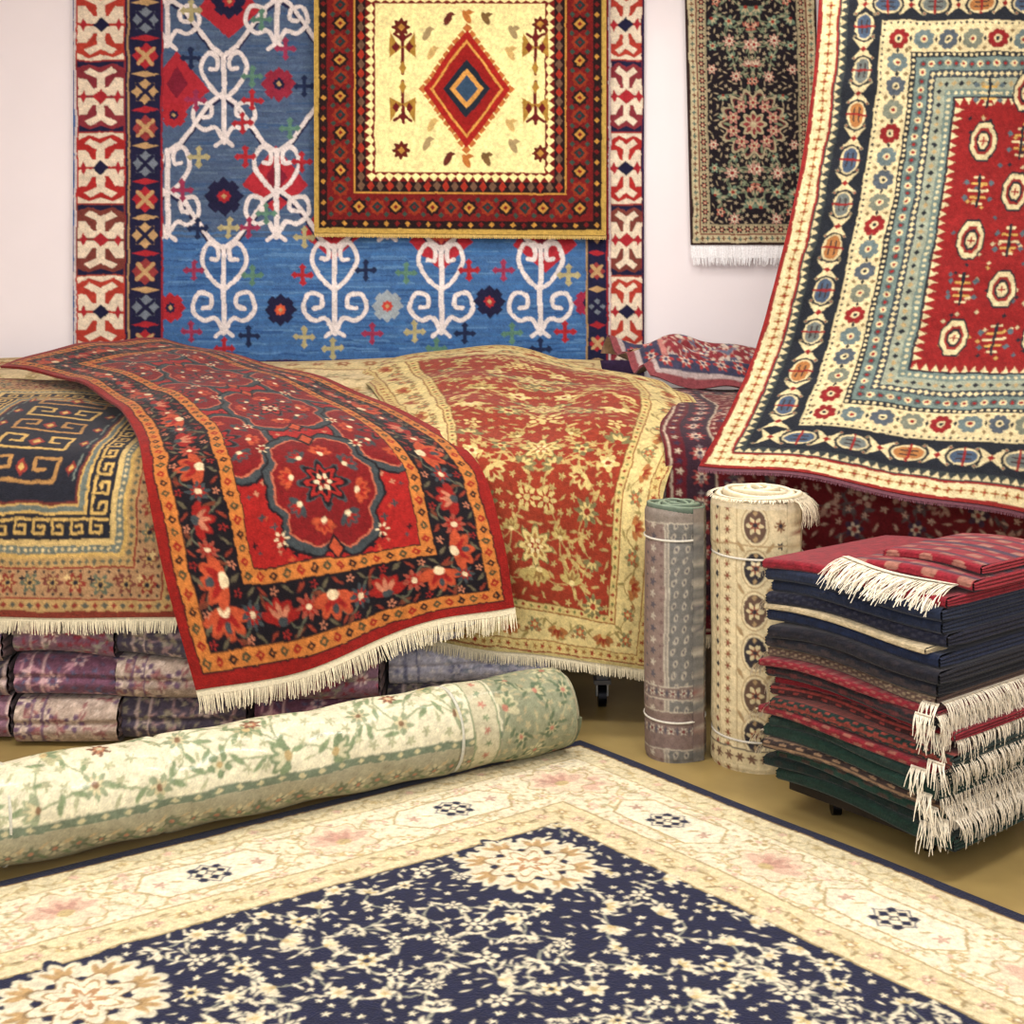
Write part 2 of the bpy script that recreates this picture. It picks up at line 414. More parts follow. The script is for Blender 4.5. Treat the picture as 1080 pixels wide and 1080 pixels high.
    def nb(u0,u1):
        R(u0,-90,u1,400,navy); m=(u0+u1)/2;h=(u1-u0)/2
        for i,v in enumerate(range(20-114,400,38)):
            a=k(m,v); col=[red,tan,C(144,60,60),C(116,124,134)][i%4]
            c.star(a[0],a[1],h*.72/S,col); c.xx(a[0],a[1],h*.42/S,4/S,navy if i%2 else tan); 
            b=k(m,v+19); c.dia(b[0],b[1],h*.8/S,3.5/S,[tan,red][i%2])
        R(u0,-90,u0+2,400,tan*.8);R(u1-2,-90,u1,400,red*.8)
    nb(133,170); nb(618,642)
    R(75,380,680,400,C(64,48,76))
    c.finish(.08,.08,3,warp=.5,gam=1.05)
    x0=(75-540)*6.1/F; x1=x0+W
    zb=zt-L
    disp=lambda X,Y:.004*np.sin(X*9)+.003*np.sin(X*21+Y*5)
    return rug('blue_kilim_rug',[[(x0+(x1-x0)*i/3,6.125,zt+(zb-zt)*j/3) for i in range(4)] for j in range(4)],c,disp,fr='b',frl=.035,frcol=C(90,70,100),mats=[M_KILIM,M_FR],seed=4)
kilim()

# ============================================================ CREAM MEDALLION RUG
def medal():
    S=1400/6.03; W=310/S; zb=HC+55*6.03/F; zt=HC+363/S; L=zt-zb; vt=-63
    c=Cv(W,L,330,C(186,156,84)); k=lambda u,v:((u-330)/S,(v-vt)/S)
    q=1/S; dk=C(42,26,28); mar=C(118,32,32); gold=C(190,142,70); cream=C(240,226,164)
    c.frame(5*q,dk); 
    along(c,10*q,11*q,lambda x,y,r,i:c.dia(x,y,3*q,3*q,mar if i%2 else gold))
    c.frame(14*q,mar)
    def m1(x,y,r,i):
        c.star(x,y,9*q,dk if i%2 else C(144,58,36)); c.dia(x,y,6*q,6*q,gold if i%2 else C(40,60,60)); c.dia(x,y,2.5*q,2.5*q,mar)
        dx,dy=dirv(r); tx,ty=-dy,dx
        for a in (-1,1):
            c.dia(x+tx*10*q+dx*8*a*q,y+ty*10*q+dy*8*a*q,3*q,3*q,C(60,80,70))
    along(c,28*q,20*q,m1)
    c.frame(42*q,gold); c.frame(44*q,dk)
    along(c,50*q,10*q,lambda x,y,r,i:c.dia(x,y,4*q,6*q,C(164,56,40) if i%2 else C(116,88,70)))
    c.frame(55*q,mar)
    def zz(x,y,r,i):
        dx,dy=dirv(r); tx,ty=-dy,dx
        c.poly([(x-tx*5*q,y-ty*5*q),(x+dx*6*q,y+dy*6*q),(x+tx*5*q,y+ty*5*q),(x-dx*3*q,y-dy*3*q)],cream)
    along(c,61*q,9.5*q,zz)
    c.frame(65*q,cream)
    x,y=k(492,92)
    def hexm(rx,ry,col): c.poly([(x-rx*q,y),(x-rx*.4*q,y-ry*.62*q),(x,y-ry*q),(x+rx*.4*q,y-ry*.62*q),(x+rx*q,y),(x+rx*.4*q,y+ry*.62*q),(x,y+ry*q),(x-rx*.4*q,y+ry*.62*q)],col)
    for t in np.linspace(0,1,10):
        for a in (-1,1):
            for b in (-1,1): c.dia(x+a*(1-t)*46*q,y+b*t*64*q,5*q,5*q,C(186,116,62))
    hexm(46,62,C(166,42,36)); hexm(39,52,C(210,156,82)); hexm(36,48,C(150,36,34)); hexm(25,31,C(36,46,58)); hexm(18,21,C(210,156,84)); hexm(12,14,C(60,84,108)); 
    def bird(u,v,s,a,b,t2=1):
        X,Y=k(u,v)
        c.line([(X,Y-26*q*s*t2),(X,Y+18*q*s*t2)],3.5*q*s,a)
        for t in (-1,1):
            c.poly([(X,Y-2*q),(X+t*14*q*s,Y-9*q*s*t2),(X+t*13*q*s,Y+18*q*s*t2),(X+t*6*q*s,Y+6*q*s*t2)],b)
            c.dia(X+t*7*q*s,Y+2*q*s*t2,4*q*s,6*q*s,a); c.line([(X,Y+10*q*t2),(X+t*9*q,Y+16*q*t2)],3*q,a)
        c.dia(X,Y-20*q*s*t2,4*q*s,7*q*s,b); c.dia(X,Y+12*q*s*t2,5*q*s,6*q*s,a)
    for u in (424,565): 
        bird(u,110,1,C(110,34,34),C(170,132,60)); bird(u,50,1,C(110,34,34),C(170,132,60),-1)
    for sgn in (1,-1):
        vv=lambda v:92+sgn*(v-92)
        for u,v,s in ((422,157,10),(570,160,9)):
            X,Y=k(u,vv(v)); c.flower(X,Y,s*q,8,C(106,40,30),.15); c.dia(X,Y,4*q,4*q,gold)
        for u,v,col in ((450,150,C(166,146,106)),(541,152,C(166,146,106)),(472,166,C(106,50,40)),(512,166,C(126,98,60)),(492,168,C(186,120,60)),(455,130,C(200,170,110)),(538,130,C(200,170,110))):
            X,Y=k(u,vv(v)); c.ell(X,Y,3.5*q,8*q,col,.5 if u<492 else -.5); c.dia(X+3*q,Y-5*q,5*q,3*q,col)
    c.finish(.05,.04,5,warp=.4)
    x0=(330-540)*6.03/F
    return rug('cream_medallion_rug',[[(x0+W*i/3,6.06+.01*(j==2),zt+(zb-zt)*j/2-(.012*i/3)*j/2) for i in range(4)] for j in range(3)],c,lambda X,Y:.003*np.sin(X*12),th=.012,fr='b',frl=.02,frcol=C(200,170,100))
medal()

# ============================================================ NAVY FLORAL WALL RUG
def navyrug():
    d=6.06; W=.62; zb=HC+42*d/F; zt=2.95; L=zt-zb
    c=Cv(W,L,330,C(60,42,40)); be=C(196,184,150); dk=C(38,32,38)
    c.frame(.012,be); along(c,.03,.026,lambda x,y,r,i:c.flower(x,y,.011,4,C(120,80,60) if i%2 else C(90,110,100),.3))
    c.frame(.046,C(120,60,50)); c.frame(.052,C(176,164,132)); along(c,.072,.04,lambda x,y,r,i:bloom(c,x,y,.018,(dk,C(170,90,80),be),6))
    c.frame(.09,be*.6); c.frame(.096,dk)
    persian(c,.1,.1,W-.1,L-.1,.07,.036,[(C(180,140,124),C(214,204,178),C(150,50,50)),(C(116,136,116),C(190,176,142),C(150,60,50)),(C(174,108,92),C(204,178,150),dk)],C(120,130,104),.005,5,True,True,C(130,140,114),C(176,160,132))
    x=W/2; y=zt-(HC+170*d/F)
    c.flower(x,y,.165,14,C(176,164,134),.1); c.flower(x,y,.15,14,C(110,60,58),.1); c.flower(x,y,.14,14,dk,.1)
    for a in range(10): bloom(c,x+.1*math.sin(a*.628),y+.1*math.cos(a*.628),.032,(C(180,126,114),be,C(150,60,60)),6)
    for a in range(10): leaf(c,x+.122*math.sin(a*.628+.31),y+.122*math.cos(a*.628+.31),.02,-a*.628,C(130,140,112))
    c.flower(x,y,.066,8,C(180,168,136),.15); bloom(c,x,y,.05,(C(146,70,70),C(184,156,130),be),8)
    c.finish(.06,.04,2,warp=.5)
    x0=(723-540)*d/F
    return rug('navy_floral_wall_rug',[[(x0+.03*j/2*1.0+W*i/2*.97,d+.04,zt-L*j/2) for i in range(3)] for j in range(3)],c,None,th=.012,fr='b',frl=.09,frcol=C(250,248,248),frsp=.0022,grav=.9,band=.06)
navyrug()

# ============================================================ LONG HANGING RUG (right)
def hang():
    W=1.75; L=2.15; k=1.2
    c=Cv(W,L,310,C(136,40,38)); cr=C(208,194,154); dk=C(38,42,50); red=C(140,38,38); tl=C(112,128,122)
    fr_=lambda i,col:c.frame(i*k,col)
    al=lambda i,sp,fn:along(c,i*k,sp*k,fn)
    fr_(.012,cr)
    al(.038,.03,lambda x,y,r,i:(c.cross(x,y,.012,.007,C(150,110,56)),c.dia(x,y,.006,.006,red)))
    fr_(.062,red); fr_(.069,C(60,66,66))
    def tri(x,y,r,i):
        dx,dy=dirv(r);tx,ty=-dy,dx
        c.poly([(x-tx*.014+dx*.01,y-ty*.014+dy*.01),(x+tx*.014+dx*.01,y+ty*.014+dy*.01),(x-dx*.012,y-dy*.012)],cr)
    al(.082,.026,tri)
    fr_(.096,dk)
    def mm(x,y,r,i):
        dx,dy=dirv(r);tx,ty=-dy,dx
        def q(a,b): return (x+tx*a*k+dx*b*k,y+ty*a*k+dy*b*k)
        if i%2==0:
            c.poly([q(-.034,-.036),q(0,-.008),q(.034,-.036),q(.02,0),q(.034,.036),q(0,.008),q(-.034,.036),q(-.02,0)],cr)
            c.dia(x,y,.012,.012,red)
        else:
            col=[C(76,92,112),C(110,116,112),C(166,116,70)][(i//2)%3]
            c.ell(x,y,.03*k,.043*k,cr,r+math.pi/2); c.ell(x,y,.025*k,.038*k,col,r+math.pi/2)
            for b in (-.024,-.008,.008,.024): c.line([q(-.02,b),q(.02,b)],.006,cr if abs(b)>.01 else C(60,50,50))
            c.line([q(0,-.03),q(0,.03)],.008,red)
        for a,b in ((.039,.03),(.039,-.03)): 
            p=q(a,b); c.dia(p[0],p[1],.008,.008,C(150,146,118)); c.dia(p[0],p[1],.004,.004,red)
    al(.15,.072,mm)
    fr_(.204,cr)
    al(.213,.02,lambda x,y,r,i:c.dia(x,y,.006,.006,dk))
    fr_(.222,cr)
    def fl(x,y,r,i):
        col=[C(136,38,40),C(104,118,118),C(84,92,100),C(120,124,110)][i%4]
        for a in range(8): c.ell(x+.026*math.cos(a*.785+.39),y+.026*math.sin(a*.785+.39),.0125,.0125,col)
        c.ell(x,y,.024,.024,col); c.ell(x,y,.014,.014,cr); c.ell(x,y,.007,.007,red if i%2 else dk)
        dx,dy=dirv(r);tx,ty=-dy,dx
        for b in (-.034,.034): 
            c.dia(x+tx*.046+dx*b,y+ty*.046+dy*b,.009,.009,C(130,110,80)); c.dia(x+tx*.046,y+ty*.046,.006,.012,dk)
    al(.262,.076,fl)
    fr_(.302,dk); al(.311,.018,lambda x,y,r,i:c.ell(x,y,.006,.006,cr))
    fr_(.32,tl)
    al(.341,.026,lambda x,y,r,i:(c.star(x,y,.014,cr if i%2 else C(80,84,84)),c.ell(x,y,.006,.006,red)))
    fr_(.362,C(60,68,76)); al(.374,.02,lambda x,y,r,i:c.dia(x,y,.01,.01,cr))
    fr_(.386,C(150,156,138)); al(.404,.022,lambda x,y,r,i:c.dia(x,y,.011,.011,dk if i%2 else C(170,150,110)))
    fr_(.422,tl); al(.434,.02,lambda x,y,r,i:c.ell(x,y,.007,.007,C(196,188,154)))
    fr_(.446,dk); fr_(.453,red)
    def z2(x,y,r,i):
        dx,dy=dirv(r);tx,ty=-dy,dx
        c.poly([(x-tx*.013+dx*.013,y-ty*.013+dy*.013),(x+tx*.013+dx*.013,y+ty*.013+dy*.013),(x-dx*.014,y-dy*.014)],cr)
    al(.464,.028,z2)
    rr=random.Random(2)
    for _ in range(150):
        x=rr.uniform(.6,W-.6);y=rr.uniform(.6,L-.6); c.dia(x,y,.009,.009,rr.choice([C(84,96,104),C(186,150,90),dk,C(190,176,140)]))
    for j,y in enumerate(np.arange(L-.68,.5,-.19)):
        for m_,x in enumerate((.665,.805,.945,1.085)):
            if (j+m_)%2==0:
                def hx(s,col): c.poly([(x-.045*s,y-.025*s),(x-.02*s,y-.068*s),(x+.02*s,y-.068*s),(x+.045*s,y-.025*s),(x+.045*s,y+.025*s),(x+.02*s,y+.068*s),(x-.02*s,y+.068*s),(x-.045*s,y+.025*s)],col)
                hx(1.12,dk); hx(1,cr); hx(.72,C(140,48,44)); hx(.55,dk); hx(.4,cr); c.cross(x,y,.012,.006,red)
            else:
                for b in (-.05,-.025,0,.025,.05): c.line([(x-.035+abs(b)*.4,y+b),(x+.035-abs(b)*.4,y+b)],.009,cr if abs(b)!=.025 else C(196,160,90))
                c.line([(x,y-.06),(x,y+.06)],.01,dk)
                for a in (-1,1):
                    for b in (-1,1): c.dia(x+a*.046,y+b*.03,.012,.012,C(90,104,110))
    c.finish(.08,.06,8,warp=.7)
    Lf=[(866,-45,4.95),(860,62,4.9),(849,150,4.85),(836,220,4.78),(817,300,4.7),(797,370,4.62),(770,432,4.48),(738,490,4.36)]
    Rt=[(1370,-45,4.75),(1360,62,4.7),(1355,150,4.66),(1352,220,4.6),(1350,300,4.5),(1350,390,4.38),(1350,470,4.2),(1350,600,4.05)]
    rows=[]
    for j,(l,r) in enumerate(zip(Lf,Rt)):
        a=np.array(P(*l));b=np.array(P(*r)); row=[]
        for i in range(6):
            t=i/5; p=a+(b-a)*t
            w=j/7
            p[1]+= (.035*math.sin(i*2.1+.5))*w
            if j==7: p[2]+= (.0,.03,.03,.03,.01,0)[i]
            row.append(p)
        rows.append(row)
    return rug('long_hanging_rug',rows,c,lambda X,Y:.007*np.sin(X*11+Y*2)*np.clip(Y,0,1.5)+.002*np.sin(Y*40+X*5),th=.01,fr='b',frl=.02,frcol=C(110,70,80))
hang()

# ============================================================ RED DRAPED RUG
def redrug():
    W=1.02;L=2.1
    c=Cv(W,L,340,C(138,32,26)); gold=C(184,118,60); nv=C(26,20,27); red=C(144,36,30); sl=C(66,72,74); cr=C(208,188,154); org=C(172,80,50); pnk=C(180,120,94)
    def gm(x,y,r,i): c.dia(x,y,.014,.014,[C(66,70,50),red,nv][i%3]); c.dia(x,y,.005,.005,gold)
    c.frame(.03,nv); c.frame(.034,gold); along(c,.053,.04,gm)
    c.frame(.073,nv)
    i0=.142
    for a,b in (((i0,i0),(i0,L-i0)),((W-i0,i0),(W-i0,L-i0)),((i0,L-i0),(W-i0,L-i0)),((i0,i0),(W-i0,i0))):
        n=round(math.hypot(a[0]-b[0],a[1]-b[1])/.085); wave(c,a,b,.042,n,.005,C(96,96,80),C(110,60,42),.02)
    def mb_(x,y,r,i):
        dx,dy=dirv(r); 
        if i%4==0:
            palmette(c,x-dx*.02,y-dy*.02,.07,r,(org,red,cr)); c.ell(x+dx*.02,y+dy*.02,.01,.014,sl,r)
        elif i%4==2: palmette(c,x+dx*.02,y+dy*.02,.058,r+math.pi,(red,pnk,sl)); 
        else: bloom(c,x,y,.036,(sl if i%4==1 else C(150,76,60),red,cr),8)
    along(c,i0,.085,mb_)
    def sm(x,y,r,i):
        if i%3==0: c.flower(x,y,.013,5,pnk if i%2 else C(140,40,36),.3); c.ell(x,y,.004,.004,nv)
        else: leaf(c,x,y,.016,r+.8*(1 if i%2 else -1),C(100,92,72) if i%3==1 else C(130,56,40))
    along(c,.09,.036,sm); along(c,.196,.036,sm)
    c.frame(.212,nv);c.frame(.217,gold); along(c,.236,.04,gm); c.frame(.255,nv); c.frame(.26,red)
    f=Cv(W-.52,L-.52,340,red); w,l=f.W,f.L
    f.a[:]=C(152,36,32)
    rr=random.Random(4)
    for _ in range(170):
        x=rr.uniform(0,w/2);y=rr.uniform(0,l);cc=rr.choice([sl,C(180,126,98),nv,org]);s=rr.uniform(.006,.012)
        for xx in (x,w-x):
            f.flower(xx,y,s,4,cc,.3)
    def lobed(x,y,rx,ry,col,wd=None):
        pts=[]
        for a in np.linspace(0,2*math.pi,49)[:-1]:
            r=1+.07*math.cos(6*a)-.05*math.cos(12*a); r*= (1/ max(abs(math.cos(a)),abs(math.sin(a)*.9+0)*1.0,.8))**.5
            pts.append((x+rx*r*math.cos(a),y+ry*r*math.sin(a)))
        f.poly(pts,col) if wd is None else f.line(pts+[pts[0]],wd,col)
    def med(x,y):
        lobed(x,y,.175,.2,nv); lobed(x,y,.168,.192,sl); lobed(x,y,.15,.172,C(180,106,80)); lobed(x,y,.145,.167,C(120,26,28))
        for a in range(8):
            an=a*math.pi/4+.2; palmette(f,x+.1*math.sin(an),y-.11*math.cos(an),.038,an,(sl if a%2 else org,red,cr))
        f.flower(x,y,.085,8,sl,.2);f.flower(x,y,.076,8,nv,.2);f.flower(x,y,.062,8,C(150,40,34),.2);f.flower(x,y,.044,8,nv,.25); bloom(f,x,y,.03,(cr,red,nv),6)
        for t in (-1,1):
            f.dia(x,y+t*.185,.03,.04,nv); f.dia(x,y+t*.185,.02,.028,org)
    for n_,y in enumerate(np.arange(l-.21,-.2,-.46)):
        for x in (-.03,w+.03): med(x,y-.23)
        med(w/2,y)
        for x in (w*.2,w*.8):
            for dy in (.15,-.15):
                f.flower(x,y+dy,.022,6,cr,.35); f.ell(x,y+dy,.009,.009,red)
    j=int(.26*340);i=int(.26*340)
    hh=min(f.ny,c.ny-2*j);ww=min(f.nx,c.nx-2*i)
    c.a[j:j+hh,i:i+ww]=f.a[:hh,:ww]
    c.finish(.1,.06,6,warp=.9,gam=1.15)
    Lf=[(0,386,5.3),(65,397,5.1),(115,421,4.75),(143,455,4.45),(153,505,4.25),(172,600,4.14),(207,728,4.05)]
    Rt=[(172,356,6.0),(250,374,5.75),(345,400,5.35),(432,438,4.95),(500,483,4.6),(529,560,4.38),(543,640,4.3)]
    rows=[]
    dz=[(0,.03,.02,0),(0,.02,.03,0),(0,.02,.02,0),(0,.03,.03,0),(0,.035,.03,0),(0,0,0,0),(0,0.0,.02,0)]
    for j,(l_,r) in enumerate(zip(Lf,Rt)):
        a=np.array(P(*l_));b=np.array(P(*r));row=[]
        for i in range(4):
            p=a+(b-a)*i/3; p[2]+=dz[j][i]; 
            if j>=4: p[1]+=(0,-.03,.02,0)[i]
            if j==6: p[2]+=(0,-.02,.0,0)[i]
            row.append(p)
        rows.append(row)
    sm_=lambda t:np.clip(t,0,1)**2*(3-2*np.clip(t,0,1))
    return rug('red_draped_rug',rows,c,lambda X,Y:.004*np.sin(X*16+Y*3)+.016*np.sin(X*17+1)*sm_((Y-1.2)/.8)+.006*np.sin(Y*14+X*3)*sm_(1-(Y-.9)/.5),th=.01,fr='b',frl=.07,seed=9,band=.02)
redrug()

# ============================================================ GOLD FLORAL DRAPED RUG
def goldrug():
    W=1.1;L=2.3
    gold=C(196,176,118); rust=C(142,58,38)
    c=Cv(W,L,330,C(182,166,114)); c.frame(.012,rust*.8);c.frame(.017,gold)
    along(c,.035,.04,lambda x,y,r,i:c.flower(x,y,.012,5,C(150,110,64) if i%2 else rust,.3))
    c.frame(.053,C(140,98,56)); c.frame(.058,C(204,186,132))
    i0=.115
    for a,b in (((i0,i0),(i0,L-i0)),((W-i0,i0),(W-i0,L-i0)),((i0,L-i0),(W-i0,L-i0)),((i0,i0),(W-i0,i0))):
        n=round(math.hypot(a[0]-b[0],a[1]-b[1])/.09); wave(c,a,b,.03,n,.005,C(140,120,74),C(146,132,84),.02)
    along(c,i0,.11,lambda x,y,r,i:palmette(c,x,y,.05,r,(C(166,112,66),rust,gold)) if i%2 else bloom(c,x,y,.034,(C(134,130,92),C(170,90,58),gold),6))
    along(c,i0,.055,lambda x,y,r,i:c.flower(x+.02,y+.02,.012,5,C(146,98,62),.3))
    c.frame(.172,C(140,96,54)); c.frame(.178,gold); along(c,.192,.034,lambda x,y,r,i:c.dia(x,y,.009,.009,rust if i%2 else C(120,120,74)))
    c.frame(.206,C(126,82,46)); c.frame(.211,rust)
    x0=.215
    persian(c,x0,x0,W-x0,L-x0,.12,.06,[(gold,C(210,194,144),rust),(C(176,158,100),C(136,106,62),C(206,188,134)),(gold,rust,gold),(C(120,112,76),gold,rust)],C(170,146,94),.005,12,True,False,C(182,160,104),C(172,150,98))
    for y in np.arange(L-.42,.3,-.42):
        c.flower(W/2,y,.085,8,C(120,110,70),.2); c.flower(W/2,y,.075,8,gold,.2); c.flower(W/2,y,.05,8,C(150,110,66),.25); bloom(c,W/2,y,.035,(C(210,194,144),rust,gold),6)
    c.finish(.09,.05,4,warp=.9)
    Lf=[(372,392,5.95),(400,420,5.35),(425,455,4.85),(432,500,4.6),(436,570,4.5),(440,672,4.45)]
    Rt=[(690,402,5.5),(737,424,5.1),(724,462,4.72),(700,520,4.52),(691,620,4.44),(683,707,4.42)]
    dz=[(0,.1,.12,.06,0),(0,.06,.05,.05,0),(0,.03,.03,.03,0),(0,.03,.03,.02,0),(0,0,0,0,0),(0,-.01,.0,-.0,0)]
    rows=[]
    for j,(l_,r) in enumerate(zip(Lf,Rt)):
        a=np.array(P(*l_));b=np.array(P(*r));row=[]
        for i in range(5):
            p=a+(b-a)*i/4;p[2]+=dz[j][i]
            if j==0: p[1]=min(6.0,p[1]+(0,.1,.2,.15,0)[i])
            row.append(p)
        rows.append(row)
    return rug('gold_floral_draped_rug',rows,c,lambda X,Y:.008*np.sin(X*13+Y*4)+.006*np.sin(Y*15-X*6)+.009*np.sin(X*10+2)*np.clip((Y-1.5),0,1),th=.01,fr='b',frl=.04,seed=3)
goldrug()

# ============================================================ NAVY & GOLD DRAPED RUG (left)
def leftrug():
    W=1.1;L=1.35
    c=Cv(W,L,310,C(126,58,44)); tan=C(178,148,100); nv=C(38,40,50); red=C(136,58,48); gd=C(196,164,100); sl=C(108,116,108)
    c.frame(.015,tan); along(c,.032,.03,lambda x,y,r,i:c.dia(x,y,.011,.011,red if i%2 else C(90,90,80)))
    c.frame(.05,C(136,66,52)); c.frame(.056,C(170,136,100))
    def m(x,y,r,i):
        c.flower(x,y,.034,6,[red,C(96,104,88),C(120,70,60)][i%3],.25); c.flower(x,y,.02,6,tan,.25); c.ell(x,y,.008,.008,nv)
    along(c,.1,.075,m); along(c,.1,.0375,lambda x,y,r,i:c.flower(x+.01,y-.015,.011,4,[C(116,60,50),nv,C(206,180,130)][i%3],.3) if i%2 else None); 
    along(c,.066,.03,lambda x,y,r,i:c.dia(x,y,.006,.006,nv)); along(c,.135,.03,lambda x,y,r,i:c.dia(x,y,.006,.006,nv))
    c.frame(.144,red);c.frame(.15,tan); along(c,.164,.026,lambda x,y,r,i:c.dia(x,y,.009,.009,C(100,100,84))); c.frame(.178,gd); c.frame(.19,sl); along(c,.202,.022,lambda x,y,r,i:c.dia(x,y,.007,.007,C(206,186,140))); c.frame(.212,C(200,174,118)); c.frame(.23,nv)
    def key(x,y,r,i):
        dx,dy=dirv(r);tx,ty=-dy,dx
        q=lambda a,b:(x+tx*a+dx*b,y+ty*a+dy*b)
        c.line([q(-.03,-.022),q(.022,-.022),q(.022,.02),q(-.012,.02),q(-.012,-.002),q(.006,-.002)],.009,gd)
    along(c,.268,.062,key); c.frame(.305,gd); c.frame(.314,sl); c.frame(.33,gd); c.frame(.336,C(110,54,48)); c.frame(.345,nv)
    cx=W/2
    for n,y in enumerate(np.arange(L-.41,.3,-.14)):
        for q in (-1,1):
            c.line([(cx,y),(cx+q*.12,y),(cx+q*.12,y-.09),(cx+q*.045,y-.09),(cx+q*.045,y-.045),(cx+q*.08,y-.045)],.013,gd if n%2 else C(170,130,80))
            c.dia(cx+q*.17,y-.045,.018,.03,red); c.dia(cx+q*.17,y-.045,.008,.014,gd)
            c.line([(cx+q*.19,y-.1),(cx+q*.19,y)],.007,sl)
        c.dia(cx,y-.05,.024,.034,C(146,60,50)); c.dia(cx,y-.05,.012,.018,gd)
    c.finish(.09,.05,9,warp=.9)
    rows=[]
    for (y,z) in ((5.3,1.12),(4.9,1.06),(4.6,1.0),(4.42,.93),(4.32,.8),(4.28,.62),(4.25,.435)):
        rows.append([( -2.17+1.1*i/3,y+(.0,.01,-.01,.0)[i],z-(.0,.0,.02,.05)[i]*(y>4.5)) for i in range(4)])
    return rug('navy_gold_draped_rug',rows,c,lambda X,Y:.004*np.sin(X*14+Y*3)+.006*np.sin(X*11)*np.clip(Y-.8,0,1),th=.01,fr='b',frl=.05,seed=13)
leftrug()

# ============================================================ BEIGE UNDERLYING RUG
def beige():
    W=3.1;L=1.4
    c=Cv(W,L,150,C(194,174,128)); c.frame(.03,C(140,96,64));c.frame(.04,C(200,182,136))
    along(c,.1,.12,lambda x,y,r,i:bloom(c,x,y,.04,(C(160,120,72),C(140,74,52),C(206,188,142)),6)); c.frame(.17,C(140,100,64)); c.frame(.18,C(208,190,148))
    persian(c,.2,.2,W-.2,L-.2,.16,.07,[(C(180,156,106),C(156,96,66),C(206,188,142)),(C(150,140,100),C(200,186,146),C(146,90,62))],C(156,138,98),.008,2,True,False,C(166,148,102))
    c.finish(.07,.05,1)
    rows=[]
    for y,z in ((6.02,1.155),(5.6,1.06),(5.2,.99),(4.95,.94),(4.8,.9)):
        rows.append([(-2.6+3.0*i/4,y,z+(.015*(i%2) if y>5 else 0)) for i in range(5)])
    return rug('beige_draped_rug',rows,c,lambda X,Y:.006*np.sin(Y*22+X*3),th=.01)
beige()

# ============================================================ MAROON DRAPED RUG (right pile) + crumpled
def maroon():
    W=1.5;L=1.8
    c=Cv(W,L,260,C(100,30,36)); cr=C(196,180,158)
    c.frame(.012,cr*.9);c.frame(.02,C(96,28,38)); along(c,.045,.04,lambda x,y,r,i:c.flower(x,y,.014,5,cr*.8 if i%2 else C(60,50,70),.3))
    c.frame(.07,C(60,38,50)); along(c,.12,.09,lambda x,y,r,i:bloom(c,x,y,.036,(C(140,60,60),cr,C(60,40,60)),8)); along(c,.12,.045,lambda x,y,r,i:c.flower(x,y,.012,4,C(120,110,110),.3))
    c.frame(.17,cr*.8);c.frame(.178,C(108,30,36))
    persian(c,.18,.18,W-.18,L-.18,.11,.05,[(C(74,54,72),cr,C(140,54,54)),(C(170,136,120),C(110,34,44),cr)],C(94,74,74),.006,7,True,False,C(94,84,84),C(180,152,134))
    c.finish(.08,.05,4)
    rows=[]
    for y,z in ((5.6,1.06),(5.4,1.05),(5.0,1.04),(4.75,1.0),(4.6,.93),(4.56,.78),(4.55,.55),(4.55,.3)):
        rows.append([(.53+.07*(y>4.9)+1.5*i/4,y,z) for i in range(5)])
    rug('maroon_draped_rug',rows,c,lambda X,Y:.004*np.sin(X*15+Y*4),th=.01,fr='b',frl=.05)
    W=.8;L=.7
    c=Cv(W,L,300,C(140,76,80)); c.frame(.03,C(180,164,160)); c.frame(.05,C(70,70,92)); along(c,.09,.07,lambda x,y,r,i:bloom(c,x,y,.03,(C(160,66,66),C(200,184,168),C(60,60,90)),6)); c.frame(.13,C(186,126,118)); c.frame(.15,C(140,60,66))
    persian(c,.15,.15,W-.15,L-.15,.08,.04,[(C(200,186,170),C(84,84,112),C(166,66,66))],C(186,146,132),.006,3,True,False,C(104,114,132),C(200,178,160))
    c.finish(.08,.05,4)
    rows=[]
    for j,(y,z) in enumerate(((6.0,1.16),(5.94,1.24),(5.87,1.16),(5.79,1.22),(5.71,1.13),(5.64,1.17),(5.58,1.08))):
        rows.append([(.40+.17*i+.03*j,y-.04*i*(j>0),z+[.03,.0,.03,-.01,.0,-.03][(i+j//3)%6]) for i in range(6)])
    rug('crumpled_pink_rug',rows,c,lambda X,Y:.008*np.sin(Y*30+X*9)+.012*np.sin(X*25+Y*10),th=.01)
maroon()

